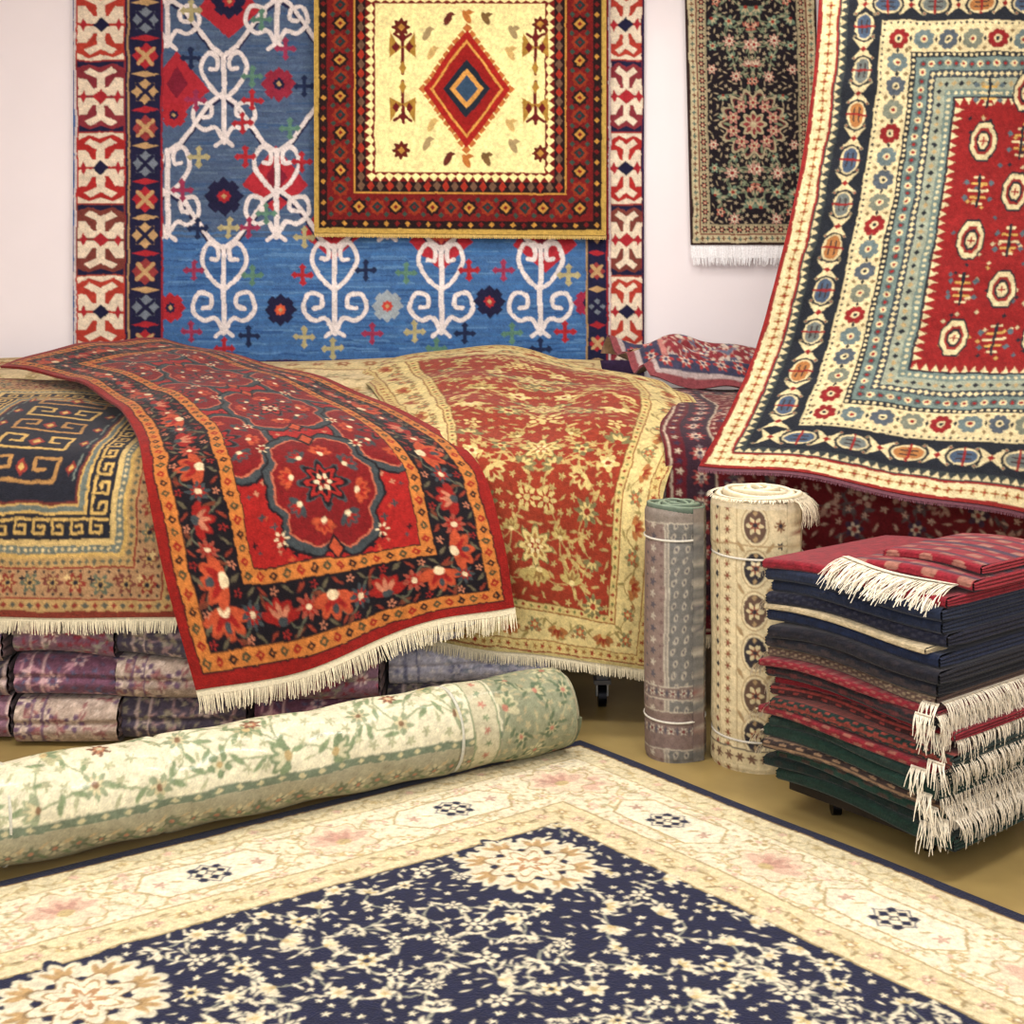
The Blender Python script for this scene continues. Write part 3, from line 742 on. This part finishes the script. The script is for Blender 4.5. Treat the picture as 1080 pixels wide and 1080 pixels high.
# ============================================================ FLOOR RUG
def floorrug():
    A=2.75;B=2.6
    c=Cv(A,B,305,C(22,28,56)); cr=C(226,216,188); be=C(190,170,124); pk=C(208,176,154); nv=C(22,28,60)
    c.frame(.035,C(150,120,74)); c.frame(.041,C(214,202,166))
    i0=.082
    for a,b in (((i0,i0),(i0,B-i0)),((i0,i0),(A-i0,i0))):
        n=round(math.hypot(a[0]-b[0],a[1]-b[1])/.06); wave(c,a,b,.016,n,.004,be,C(176,158,116),.014)
    along(c,i0,.12,lambda x,y,r,i:c.flower(x,y,.016,6,pk if i%2 else be,.25))
    c.frame(.122,be*.9);c.frame(.127,cr)
    def mp(x,y,r): 
        dx,dy=dirv(r);tx,ty=-dy,dx
        q=lambda a,b:(x+tx*a+dx*b,y+ty*a+dy*b)
        c.poly([q(-.2,0),q(-.14,.08),q(.14,.08),q(.2,0),q(.14,-.08),q(-.14,-.08)],be*.9)
        c.poly([q(-.192,0),q(-.136,.073),q(.136,.073),q(.192,0),q(.136,-.073),q(-.136,-.073)],C(230,220,194))
        for a in (-.13,.13): p=q(a,0); c.flower(p[0],p[1],.022,5,pk*.85,.3)
        for a in (-.09,.09): p=q(a,0); leaf(c,p[0],p[1],.016,.6,be)
        c.star(x,y,.058,C(84,90,104)); c.star(x,y,.052,cr)
        for a in (-1,0,1):
            for b in (-1,0,1): c.dia(x+a*.03,y+b*.03,.015,.015,nv)
        c.dia(x,y,.008,.008,cr)
    persian(c,.13,.13,A-.13,.375,.08,.034,[(pk,C(226,212,184),be),(be,cr,pk)],be,.005,21,False,False,C(186,174,134),C(192,170,128))
    persian(c,.13,.38,.375,B-.13,.08,.034,[(pk,C(226,212,184),be),(be,cr,pk)],be,.005,22,False,False,C(186,174,134),C(192,170,128))
    for k in range(4):
        t=.66+.73*k
        if t<A: mp(t,.25,0)
        if t<B: mp(.25,t,-math.pi/2)
        s=t-.365
        for (x,y,r) in ((s,.25,0),(.25,s,-math.pi/2)):
            c.flower(x,y,.11,8,be*.9,.12); c.flower(x,y,.103,8,C(222,204,176),.12); palmette(c,x-dirv(r)[0]*.02,y-dirv(r)[1]*.02,.085,r,(pk,C(190,150,132),be))
    c.frame(.378,be*.8); c.frame(.385,C(214,200,162))
    j0=.437
    for a,b in (((j0,j0),(j0,B-j0)),((j0,j0),(A-j0,j0))):
        n=round(math.hypot(a[0]-b[0],a[1]-b[1])/.07); wave(c,a,b,.018,n,.005,be*.85,C(156,138,100),.016)
    along(c,j0,.07,lambda x,y,r,i:bloom(c,x,y,.022,(pk if i%2 else be,C(156,128,92),cr),5),'tl')
    c.frame(.49,be*.7); c.frame(.497,nv)
    w=C(214,206,180)
    persian(c,.5,.5,A-.5,B-.5,.082,.038,[(w,C(190,172,124),nv),(w,C(212,194,156),be),(w,nv,w)],C(150,150,134),.005,31,False,False,w,w)
    for (x,y) in ((.67,.73),(A-.67,.73),(.67,B-.73)):
        c.flower(x,y,.2,12,nv,.15)
        for a in range(8):
            an=a*math.pi/4; palmette(c,x+.1*math.sin(an),y-.1*math.cos(an),.08,an,(w,C(180,150,104),C(140,110,80)))
        c.flower(x,y,.12,8,C(150,124,84),.18); c.flower(x,y,.112,8,w,.18); c.flower(x,y,.085,8,C(170,140,96),.2); c.flower(x,y,.076,8,C(228,218,190),.2); c.flower(x,y,.05,6,C(180,140,100),.3); c.flower(x,y,.025,6,w,.3)
    c.finish(.06,.03,7,warp=.8,gam=1.08)
    K=np.array([.223,4.335,.012]); ea=np.array([.6346,-.7727,0]); eb=np.array([-.826,-.563,0])
    rows=[[K+ea*A*i/2+eb*B*j/2 for i in range(3)] for j in range(3)]
    return rug('floor_rug',rows,c,lambda X,Y:.0015*np.sin(X*7+Y*3),th=.011,back=C(60,60,80))
floorrug()

# ============================================================ ROLLS
def spiral_end(mb,cen,ax,a,b,R,turns,col1,col2,proj=.0,mi=0,seed=0,rise=0.0):
    n=turns*40; th=np.linspace(0,turns*2*math.pi,n+1); r=R*.12+(R*.985-R*.12)*th/th[-1]; dr=(R*.88)/turns
    dirs=np.cos(th)[:,None]*a+np.sin(th)[:,None]*b
    h=proj+rise*(1-(r/R)**2)+.006*np.sin(th*1.3+seed)
    cen=np.array(cen)
    rows=[];cols=[]
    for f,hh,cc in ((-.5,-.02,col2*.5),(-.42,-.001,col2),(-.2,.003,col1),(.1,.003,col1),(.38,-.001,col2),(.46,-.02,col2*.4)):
        rows.append(cen+dirs*(r+dr*f)[:,None]+ax*(h+hh)[:,None]); cols.append(np.repeat((cc)[None],n+1,0))
    mb.surf(np.stack(rows),np.stack(cols),mi)
    t=np.linspace(0,2*math.pi,33);d=np.cos(t)[:,None]*a+np.sin(t)[:,None]*b
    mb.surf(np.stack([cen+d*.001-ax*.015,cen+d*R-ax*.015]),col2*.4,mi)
def standing(name,x,y,r,h,c,top1,top2,seed,fr=False,straps=()):
    mb=MB(); th=np.linspace(0,2*math.pi,c.nx)-math.pi/2-math.pi
    z=np.linspace(h,0.0,c.ny)
    Z,TH=np.meshgrid(z,th,indexing='ij')
    rr=r*(1+.012*np.sin(TH*3+seed)+.012*np.sin(Z*9+seed)*np.cos(TH))
    rr=rr*(1-.08*np.exp(-((h-Z)/.014)**2)-.04*np.exp(-(Z/.01)**2))
    for zs in straps: rr=rr*(1-.035*np.exp(-((Z-zs)/.02)**2))
    G=np.stack([x+rr*np.cos(TH),y+rr*np.sin(TH),Z],-1); mb.surf(G,c.a,0)
    zz=np.linspace(h-.004,.002,60); tf=-math.pi/2+.95
    fl=[]
    for dt,dr in ((0,.004),(0,.009),(-.1,.0095),(-.45,.002)):
        rad=r*(1+.012*np.sin((tf+dt)*3+seed)+.012*np.sin(zz*9+seed)*math.cos(tf+dt))+dr
        fl.append(np.stack([x+rad*math.cos(tf+dt),y+rad*math.sin(tf+dt),zz],-1))
    i0=int(((tf+math.pi*1.5)%(2*math.pi))/(2*math.pi)*(c.nx-1)); jj=np.linspace(0,c.ny-1,60).astype(int)
    sam=[c.a[jj,(i0-int(q/(2*math.pi)*(c.nx-1)))%c.nx] for q in (0,0,.1,.45)]
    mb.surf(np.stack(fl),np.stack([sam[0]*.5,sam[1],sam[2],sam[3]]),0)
    spiral_end(mb,(x,y,h-.004),np.array([0,0,1.]),np.array([1.,0,0]),np.array([0,1.,0]),r*.95,5,top1,top2,.004,0,seed,.02 if fr else 0)
    for zs in straps:
        t=np.linspace(0,2*math.pi,49); rs=r*.985
        prof=[(0,-.0035),(.003,-.002),(.003,.002),(0,.0035)]
        mb.surf(np.stack([np.stack([x+(rs+a)*np.cos(t),y+(rs+a)*np.sin(t),zs+b+.004*np.sin(t)],-1) for a,b in prof]),C(205,200,186),1)
    if fr:
        t=np.linspace(0,2*math.pi,120)
        for q,(rf,l) in enumerate(((.97,.022),(.75,.03),(.5,.03))):
            E=np.stack([x+r*rf*np.cos(t),y+r*rf*np.sin(t),np.full(120,h+.004*q)],-1); sg=1 if q==0 else -.8
            O=np.stack([np.cos(t)*sg,np.sin(t)*sg,np.full(120,.35)],-1)
            fringe(mb,E,O,l,.003,C(230,220,194),.6,seed=seed+q,jit=.3,band=.008)
        t=np.linspace(-.9,.5,60)
        E=np.stack([x+r*1.0*np.cos(t),y+r*1.0*np.sin(t),np.full(60,h-.004)],-1); O=np.stack([np.cos(t),np.sin(t),np.full(60,.1)],-1)
        fringe(mb,E,O,.1,.0018,C(230,218,190),1.1,seed=seed+7,jit=.22)
    return mb.done(name,[M_ROLL,M_FR])
def rolls():
    r=.098;h=.80;W=2*math.pi*r
    c=Cv(W,h,380,C(150,142,132)); dk=C(92,88,94); br=C(116,94,90); lt=C(184,176,160)
    for x0,x1,cc in ((W*.27,W*.43,C(140,122,114)),(W*.45,W*.72,C(118,116,112)),(W*.74,W*.85,C(140,122,114))):
        c.rect(x0,0,x1,h,cc)
    for x in (W*.27,W*.29,W*.43,W*.45,W*.72,W*.74): c.line([(x,0),(x,h)],.004,lt if x>W*.3 else br)
    n=0
    for y in np.arange(.02,h,.036):
        for k_ in range(5):
            x=W*(.475+.055*k_)+(.008 if n%2 else 0); c.ell(x,y,.007,.013,lt*.9,.4); c.ell(x,y,.003,.006,dk)
        c.flower(W*.36,y,.013,5,lt if n%2 else dk,.3); c.flower(W*.31,y+.018,.007,4,dk,.3);c.flower(W*.41,y+.018,.007,4,br,.3); c.flower(W*.79,y,.013,5,lt,.3); n+=1
    for y0,y1 in ((.56,.6),(.64,.76)):
        c.rect(0,y0,W,y1,C(130,112,106)); c.line([(0,y0),(W,y0)],.004,lt);c.line([(0,y1),(W,y1)],.004,lt)
        for x in np.arange(.01,W,.035): c.flower(x,(y0+y1)/2,.014,6,lt,.3);c.ell(x,(y0+y1)/2,.005,.005,C(116,60,60)); c.dia(x+.017,(y0+y1)/2,.006,.015,dk)
    c.rect(0,0,W,.05,C(140,130,120)); c.line([(0,.05),(W,.05)],.004,lt)
    c.finish(.07,.03,2,warp=.6)
    standing('standing_rug_roll',.521,4.25,r,h,c,C(124,140,118),C(90,104,88),2,False,(.7,.13))
    r=.143;h=.84;W=2*math.pi*r
    c=Cv(W,h,380,C(214,200,164)); nv=C(56,52,58); tn=C(166,142,106); rd=C(140,80,64)
    for x in (W*.3,W*.325,W*.4,W*.6,W*.675,W*.7): c.line([(x,0),(x,h)],.003,tn)
    n=0
    for y in np.arange(.03,h,.035):
        for x in (W*.3125,W*.6875): c.dia(x,y,.008,.011,rd if n%2 else nv)
        for x in (W*.362,W*.638): c.flower(x,y,.014,6,tn if n%2 else C(150,120,90),.3); c.ell(x,y,.005,.005,rd)
        for x in (W*.22,W*.1,W*.8,W*.92): c.flower(x,y,.014,5,tn,.3)
        n+=1
    for i,y in enumerate((.08,.21,.34,.47,.6,.72)):
        cx=W*.465
        c.ell(cx,y,.044,.062,tn); c.ell(cx,y,.041,.058,C(220,206,170)); c.ell(cx,y,.035,.05,nv if i%2 else C(104,82,70)); 
        bloom(c,cx,y,.028,(C(208,194,156),rd,nv),6); c.dia(cx,y-.04,.008,.01,tn); c.dia(cx,y+.04,.008,.01,tn)
        for dx in (-.045,.045): leaf(c,cx+dx,y+.065,.02,.6 if dx>0 else -.6,tn)
        c.flower(W*.555,y,.02,8,C(140,104,76),.25); c.ell(W*.555,y,.007,.007,nv); c.flower(W*.555,y+.06,.014,5,nv,.3)
    c.rect(0,0,W,.03,C(220,208,178)); c.line([(0,.14),(W,.14)],.005,tn)
    c.rect(0,.77,W,.82,C(200,186,150))
    for x in np.arange(.01,W,.04): c.flower(x,.795,.016,6,C(116,88,70),.3); 
    c.line([(0,.77),(W,.77)],.004,nv)
    c.finish(.06,.03,3,warp=.6)
    standing('standing_rug_roll.001',.775,4.2,r,h,c,C(232,222,198),C(200,186,152),5,True,(.66,.1))
    # lying roll
    r=.127;Lr=2.5;W=2*math.pi*r
    c=Cv(W,Lr,320,C(216,210,182)); gr=C(124,138,106); gg=C(140,142,116); pk=C(180,126,108)
    persian(c,W*.08,.4,W*.47,Lr,.13,.06,[(gr,C(196,192,160),C(176,156,112)),(C(150,158,128),C(200,190,154),C(134,106,80)),(C(176,174,138),gr,C(196,176,130))],C(150,158,126),.006,14,False,False,C(132,146,112),C(172,172,140))
    for y in np.arange(.62,Lr,.42): bloom(c,W*.27,y,.03,(C(126,90,72),C(184,136,104),C(196,188,154)),7)
    c.rect(W*.49,.0,W*.52,Lr,C(116,128,108)); c.rect(W*.52,0,W*.68,Lr,C(158,154,130)); c.rect(W*.68,0,W*.7,Lr,C(116,126,108)); c.rect(W*.7,0,W,Lr,C(150,148,126))
    n=0
    for y in np.arange(.03,Lr,.06):
        bloom(c,W*.6,y,.028,((C(118,122,98) if n%2 else C(188,180,150)),C(112,122,102),C(176,130,106)),6); leaf(c,W*.6+.02,y+.03,.02,.7,gr); leaf(c,W*.6-.02,y+.03,.016,-.7,C(180,162,128))
        c.dia(W*.505,y,.008,.012,C(194,186,150)); c.flower(W*.78,y,.02,5,gr,.3); n+=1
    c.rect(0,.3,W,.38,C(192,186,158)); 
    for y in (.3,.38): c.line([(0,y),(W,y)],.005,gr)
    for x in np.arange(.02,W,.04): c.flower(x,.34,.012,5,pk if int(x*25)%2 else gr,.3)
    c.rect(0,0,W,.29,C(146,150,124))
    persian(c,0,.02,W,.28,.085,.042,[(C(194,188,154),gr,pk),(C(96,112,88),C(188,182,146),pk)],C(180,176,142),.006,17,False,False,C(104,118,92),C(178,168,134))
    c.line([(0,.01),(W,.01)],.012,C(190,184,156))
    c.finish(.07,.04,3,warp=.9)
    p0=np.array([.155,4.27,r+.014]); dv=np.array([-1.37,-.81,0]); dv/=np.linalg.norm(dv)
    up=np.array([0,0,1.]); fr_=np.cross(dv,up); 
    if fr_[1]>0: fr_=-fr_
    th=np.linspace(0,2*math.pi,c.nx)
    D=-np.cos(th)[:,None]*fr_+np.sin(th)[:,None]*up
    s=np.linspace(0,Lr,c.ny)
    R_=r*(1+.012*np.sin(s*5)+.008*np.sin(s*13))-r*.12*np.exp(-(s/.012)**2)
    R_=R_-.006*np.exp(-((s-.42)/.01)**2)-.005*np.exp(-((s-1.3)/.01)**2)
    G=p0+dv*s[:,None,None]+D[None]*R_[:,None,None]
    G=G+D[None]*(.003*np.sin(s[:,None]*22+th[None]*4))[...,None]
    G[...,2]=np.maximum(G[...,2],.015)
    mb=MB(); mb.surf(G,c.a,0)
    spiral_end(mb,p0-dv*.0,-dv,fr_,up,r*.94,5,C(180,180,146),C(120,130,104),.003,0,3)
    spiral_end(mb,p0+dv*Lr,dv,fr_,up,r*.94,5,C(180,180,146),C(120,130,104),.003,0,4)
    for sp in (.42,1.7):
        t=np.linspace(0,2*math.pi,49); Dd=np.cos(t)[:,None]*fr_+np.sin(t)[:,None]*up
        mb.surf(np.stack([p0+dv*(sp+b)+Dd*(r+a) for a,b in ((-.004,-.005),(.0012,-.003),(.0012,.003),(-.004,.005))]),C(190,188,172),1)
    mb.done('lying_rug_roll',[M_ROLL,M_FR])
rolls()

# ============================================================ FOLDED RUGS
def fold(mb,O,ex,ey,ln,dep,z0,h,colf,seed,ppm=150,topfine=False,zoff=None,endc=None):
    """one folded rug: rounded fold along ex facing -ey"""
    g=np.random.default_rng(seed); n=max(8,int(ln*ppm)); x=np.linspace(0,ln,n)
    prof=[];k=max(14,int(h*1.57*ppm))
    for s_ in np.linspace(dep,h/2,5)[:-1]: prof.append((s_,0))
    for a in np.linspace(-math.pi/2,math.pi/2,k): 
        pinch=.22*math.exp(-(a/.16)**2)
        prof.append((h/2-h/2*math.cos(a)*(1-pinch)*1.0,h/2+h/2*math.sin(a)))
    m=26 if topfine else 5
    for s_ in np.linspace(h/2,dep,m)[1:]: prof.append((s_,h))
    prof=np.array(prof)
    ph=g.uniform(0,6,4)
    off=.008*np.sin(x*6+ph[0])+.005*np.sin(x*15+ph[1])
    ex=np.array(ex,float);ey=np.array(ey,float);O=np.array(O,float)
    G=O+ex*x[None,:,None]+ey*(prof[:,0][:,None]+off[None])[...,None]
    zc=0 if zoff is None else zoff(x)
    G[...,2]=z0+prof[:,1][:,None]+zc
    arc=np.concatenate([[0],np.cumsum(np.linalg.norm(np.diff(prof,axis=0),axis=1))]); 
    col=colf(x[None,:]+0*arc[:,None],arc[:,None]+0*x[None,:],g)
    mb.surf(G,col,0,True)
    npf=len(prof)
    S_=np.linspace(h*.12,dep,8); fr=np.linspace(0,1,13)
    for e,xx_,fl,sg in ((0,0,False,-1),(-1,ln,True,1)):
        rows=[];cl=[]
        for fi,f in enumerate(fr):
            lo=h/2-h/2*np.sqrt(np.clip(1-(np.clip(h/2-S_,0,None)/(h/2))**2,0,1)); hi=h-lo
            zz=z0+lo+(hi-lo)*f+(0 if zoff is None else zoff(np.array([xx_]))[0])
            bulge=.006*abs(math.sin(f*math.pi*3))*sg
            rows.append(O+ex*(xx_+bulge)+ey*(S_+off[e])[:,None]); rows[-1][:,2]=zz
            cl.append(np.repeat(((endc if endc is not None else col[npf//2,e])*(.35 if fi%4==0 else 1))[None],8,0))
        mb.surf(np.stack(rows),np.stack(cl),0,fl)
    rows=np.stack([G[0],G[-1]]); mb.surf(rows,col[0].mean(0)*.7,0)
    return G
def stack():
    mb=MB()
    A=np.array([.725,3.77,0]);B=np.array([1.075,3.33,0]); ex=(B-A);ln=np.linalg.norm(ex);ex/=ln;ey=np.array([-ex[1],ex[0],0])
    z=.085
    G_=lambda r,g,b:C(r,g,b)
    L_=[(G_(20,42,34),G_(16,24,24),.034),(G_(18,34,32),G_(60,40,36),.03),(G_(24,50,42),G_(110,36,40),.032),(G_(44,34,32),G_(140,112,86),.028),(G_(20,44,36),G_(30,56,48),.034),(G_(22,40,36),G_(60,70,60),.03),
        (G_(112,28,36),G_(180,150,120),.022),(G_(26,40,36),G_(140,56,46),.032),(G_(58,32,32),G_(150,60,54),.03),(G_(118,26,36),G_(60,30,34),.022),(G_(32,28,32),G_(90,40,40),.034),(G_(120,30,40),G_(160,130,110),.02),
        (G_(84,66,58),G_(150,132,106),.03),(G_(28,30,38),G_(60,50,50),.034),(G_(26,26,34),G_(60,50,50),.034),(G_(24,32,54),G_(30,50,86),.034),(G_(188,172,138),G_(160,140,100),.016),(G_(24,26,42),G_(80,80,90),.034),(G_(26,34,54),G_(24,30,44),.034),(G_(30,38,58),G_(24,30,44),.034),(G_(128,28,40),G_(60,24,34),.026)]
    zo=lambda x:.012*np.sin(x*5+.5)+.006*np.sin(x*11)
    rr=random.Random(5)
    patt=(3,7,8,10,12,13)
    for i,(b,a,h) in enumerate(L_):
        st=rr.uniform(.03,.09); 
        def cf(X,Y,g,b=b,a=a,st=st,i=i):
            w=(np.sin(X*2*math.pi/st)*np.sin(Y*2*math.pi/(st*.45)+i)>.35)*.75
            w2=(abs(((Y*40+i*.7)%1)-.5)<.12)*.6
            w=np.maximum(w,w2)[...,None] if i in patt else (w*.3)[...,None]
            o=b*(1-w)+a*w
            return np.clip(o*(1+.14*g.standard_normal(X.shape)[...,None]),.003,.9)
        o=rr.uniform(-.024,.024); e=rr.uniform(-.024,.024)
        G=fold(mb,A+ex*(e)+ey*o,ex,ey,ln+rr.uniform(-.02,.02),.58,z,h*1.05,cf,i+20,210,i==len(L_)-1,zo,endc=b*1.2)
        s_=np.linspace(.01,.56,40)
        if i in (1,2,3,4,6,7,9,10,11,12):
            xl=ln+e-.002
            E=np.stack([A+ex*xl+ey*(t+o) for t in s_]);E[:,2]=z+h*.55+zo(np.array([ln]))[0]
            fringe(mb,E,np.repeat((ex*.8-ey*.25+np.array([0,0,.1]))[None],40,0),.075,.0035,C(228,218,196),1.1,seed=i,jit=.3,wd=.004)
            # corner strands wrapping on to the front
            E=np.stack([A+ex*(ln+e-t)+ey*(o-.004) for t in np.linspace(.045,0,12)]);E[:,2]=z+h*.5+zo(np.array([ln]))[0]
            fringe(mb,E,np.repeat((-ey+ex*.5)[None],12,0),.07,.003,C(228,218,196),1.1,seed=i+200,jit=.4,wd=.004)
        if i in (3,4,6,7,9,11,12,17,20):
            E=np.stack([A+ex*(e)+ey*(t+o) for t in s_]);E[:,2]=z+h*.5+zo(np.array([0.]))[0]
            fringe(mb,E,np.repeat((-ex-ey*.3)[None],40,0),.055,.003,C(220,206,180),.9,seed=i+50,jit=.4)
        z+=h
    def cf(X,Y,g):
        w=(np.sin(X*60)*np.sin(Y*70)>.3)[...,None]
        w2=(np.sin(Y*90)>.6)[...,None]
        return np.where(w2,C(60,40,60),np.where(w,C(150,100,86),C(130,30,42)))*(1+.1*g.standard_normal(X.shape)[...,None])
    fold(mb,A+ex*.22+ey*.1,ex,ey,ln-.2,.45,z,.03,cf,77,200,True,zo,endc=C(150,40,50))
    fold(mb,A+ex*.27+ey*.17,ex,ey,ln-.26,.38,z+.03,.025,cf,78,200,True,zo,endc=C(150,40,50))
    E=np.stack([A+ex*t+ey*(.1+.02*math.sin(t*14)) for t in np.linspace(.2,ln-.02,60)]);E[:,2]=z+.022+zo(np.linspace(.2,ln-.02,60))
    fringe(mb,E,np.repeat((-ey+np.array([0,0,.1]))[None],60,0),.13,.0018,C(232,222,200),.55,seed=3,jit=.22,wd=.004,band=.03)
    q=np.array([A+ex*.03+ey*.06,B-ex*.03+ey*.06,B-ex*.03+ey*.55,A+ex*.03+ey*.55])
    lo=q.copy();lo[:,2]=.062;hi=q.copy();hi[:,2]=.084
    mb.add(hi,[[0,1,2,3]],C(40,34,28),2);mb.add(lo,[[3,2,1,0]],C(40,34,28),2)
    for i in range(4): mb.add([lo[i],lo[(i+1)%4],hi[(i+1)%4],hi[i]],[[0,1,2,3]],C(40,34,28),2)
    for p in (q[0]+ex*.1+ey*.08,q[1]-ex*.1+ey*.08,q[2]-ex*.1-ey*.05,q[3]+ex*.1-ey*.05):
        mb.cyl((p[0],p[1],.04),(p[0],p[1],.064),.012,C(60,60,62),12,3)
        mb.cyl((p[0]-.012,p[1],.026),(p[0]+.012,p[1],.026),.026,C(24,24,26),24,3)
    mb.done('folded_rug_stack',[M_FOLD,M_FR,M_WOOD,M_METAL])
stack()
def sampler(c):
    def f(X,Y,g):
        i=((X*c.p).astype(int))%c.nx; j=((Y*c.p+37).astype(int))%c.ny
        return c.a[j,i]
    return f
def underpile():
    mb=MB(); rr=random.Random(8)
    def cvs(base,p1,p2,v,seed):
        c=Cv(.7,1.1,260,base); persian(c,0,0,.7,1.1,.085,.042,[(p1,p2,base),(p2,base,p1)],v,.006,seed,False,False,v,p2); 
        for x in (.05,.09,.6,.64): c.line([(x,0),(x,1.1)],.008,p1)
        return sampler(c.finish(.1,.05,seed,gam=1.0))
    pats=[cvs(C(134,100,114),C(210,184,176),C(150,60,74),C(150,146,130),1),cvs(C(80,72,86),C(190,168,160),C(150,140,120),C(160,130,130),2),cvs(C(176,156,140),C(104,80,100),C(206,186,170),C(140,90,90),3),
          cvs(C(180,176,188),C(120,120,144),C(216,208,206),C(140,144,156),4),cvs(C(112,74,92),C(200,164,164),C(90,90,116),C(176,130,140),5)]
    spec=[(-2.25,.62,(0,1,2)),(-1.62,.34,(2,4,0)),(-1.27,.42,(1,2,1)),(-.84,.42,(4,0,4)),(-.41,.55,(1,3,3))]
    for si,(x0,w,ls) in enumerate(spec):
        z=.004
        for i,pi in enumerate(ls):
            h=(.145,.13,.115)[i]
            fold(mb,(x0+rr.uniform(-.01,.01),4.3+rr.uniform(-.03,.03)+(.14 if si==4 else 0),0),(1,0,0),(0,1,0),w-.01,.75,z,h,pats[pi],si*10+i,230,True,lambda x,i=i,si=si:.006*i*np.sin(x*8+si),endc=C(120,96,100))
            z+=h+.004
    mb.done('folded_rug_pile',[M_FOLD])
underpile()
def heap(name,x0,x1,ys,zs):
    mb=MB()
    for i,(y,z0,z1) in enumerate(zip(ys,zs[:-1],zs[1:])):
        cf=lambda X,Y,g,i=i:np.clip(np.where((np.sin(X*40)*np.sin(Y*50)>.3)[...,None],C(150,116,90),[C(110,40,40),C(60,60,80),C(140,112,76),C(90,50,50)][i%4])*(1+.1*g.standard_normal(X.shape)[...,None]),.003,.9)
        fold(mb,(x0,y,0),(1,0,0),(0,1,0),x1-x0,6.0-y,z0+.001,z1-z0-.002,cf,i+5,60)
    mb.done(name,[M_FOLD])
heap('rug_heap',-2.5,.4,(4.66,4.95,5.3,5.7),(.8,.84,.885,.93,.98))
heap('rug_heap.001',.68,2.1,(4.66,4.75,5.0),(.8,.86,.93,.99))
def table(name,x0,x1,y0,y1,z):
    mb=MB(); w=C(100,76,52)
    mb.box(x0,x1,y0,y1,z-.03,z,w,0)
    mb.box(x0+.03,x1-.03,y0+.03,y0+.05,z-.1,z-.03,w*.8,0); mb.box(x0+.03,x1-.03,y1-.05,y1-.03,z-.1,z-.03,w*.8,0)
    for x in (x0+.1,x1-.1):
        for y in (y0+.1,y1-.1):
            mb.box(x-.02,x+.02,y-.02,y+.02,.1,z-.03,C(90,90,94),1)
            mb.box(x-.03,x+.03,y-.03,y+.03,.085,.1,C(90,90,94),1)
            mb.cyl((x-.014,y,.04),(x+.014,y,.04),.04,C(26,26,30),24,1)
            mb.box(x-.022,x-.016,y-.015,y+.015,.04,.09,C(140,140,140),1);mb.box(x+.016,x+.022,y-.015,y+.015,.04,.09,C(140,140,140),1)
    mb.done(name,[M_WOOD,M_METAL])
table('display_table',-2.6,.42,4.62,6.05,.8)
table('display_table.001',.66,2.4,4.64,6.05,.8)
# hanging rod
mb=MB(); a=np.array(P(866,-45,4.95));b=np.array(P(1370,-45,4.75)); dd=(b-a)/np.linalg.norm(b-a)
z=2.73
mb.cyl((a[0]-.05,a[1]+.01,z),(b[0]+.05,b[1]+.01,z),.015,C(150,150,150))
for t in (.1,.9):
    p=a+(b-a)*t; mb.cyl((p[0],p[1]+.01,z),(p[0],p[1]+.01,ZC),.006,C(150,150,150))
mb.done('hanging_rod',[M_METAL])

# ============================================================ LIGHTS
em=bpy.data.materials.new('lamp_panel'); em.use_nodes=True
bb=em.node_tree.nodes['Principled BSDF']; bb.inputs['Emission Color'].default_value=(1,.96,.91,1); bb.inputs['Emission Strength'].default_value=3
for i,(x,y) in enumerate(((-1.2,3.0),(1.2,2.6),(0,4.6))):
    mb=MB(); mb.box(x-.6,x+.6,y-.15,y+.15,ZC-.04,ZC,C(240,240,240)); mb.done('ceiling_light' if i==0 else 'ceiling_light.%03d'%i,[em])
def area(n,loc,rot,sx,sy,e,col=(1,.965,.92)):
    l=bpy.data.lights.new(n,'AREA');l.shape='RECTANGLE';l.size=sx;l.size_y=sy;l.energy=e;l.color=col
    o=bpy.data.objects.new(n,l);o.location=loc;o.rotation_euler=rot;scene.collection.objects.link(o)
area('lamp_a',(-1.2,2.8,ZC-.08),(math.radians(15),0,0),1.2,.5,64)
area('lamp_b',(1.2,2.5,ZC-.08),(math.radians(15),0,0),1.2,.5,64)
area('lamp_c',(.3,4.6,ZC-.08),(0,0,0),2.0,.4,34)
area('front_fill',(-.8,-1.0,2.0),(math.radians(78),0,math.radians(-8)),2.5,1.5,84,(1,.985,.97))  # added fill light behind the camera, brightens the front; no actual window there
w=bpy.data.worlds.new('World'); scene.world=w; w.use_nodes=True
w.node_tree.nodes['Background'].inputs[0].default_value=(1,.985,.98,1); w.node_tree.nodes['Background'].inputs[1].default_value=.6

cam=bpy.data.cameras.new('Camera'); co=bpy.data.objects.new('Camera',cam); scene.collection.objects.link(co)
co.location=(0,0,HC); co.rotation_euler=(math.pi/2,0,0); cam.sensor_width=36; cam.lens=F/1080*36; cam.shift_y=-(540-300)/1080; cam.clip_start=.05
scene.camera=co
print('BUILD',time.time()-T0)
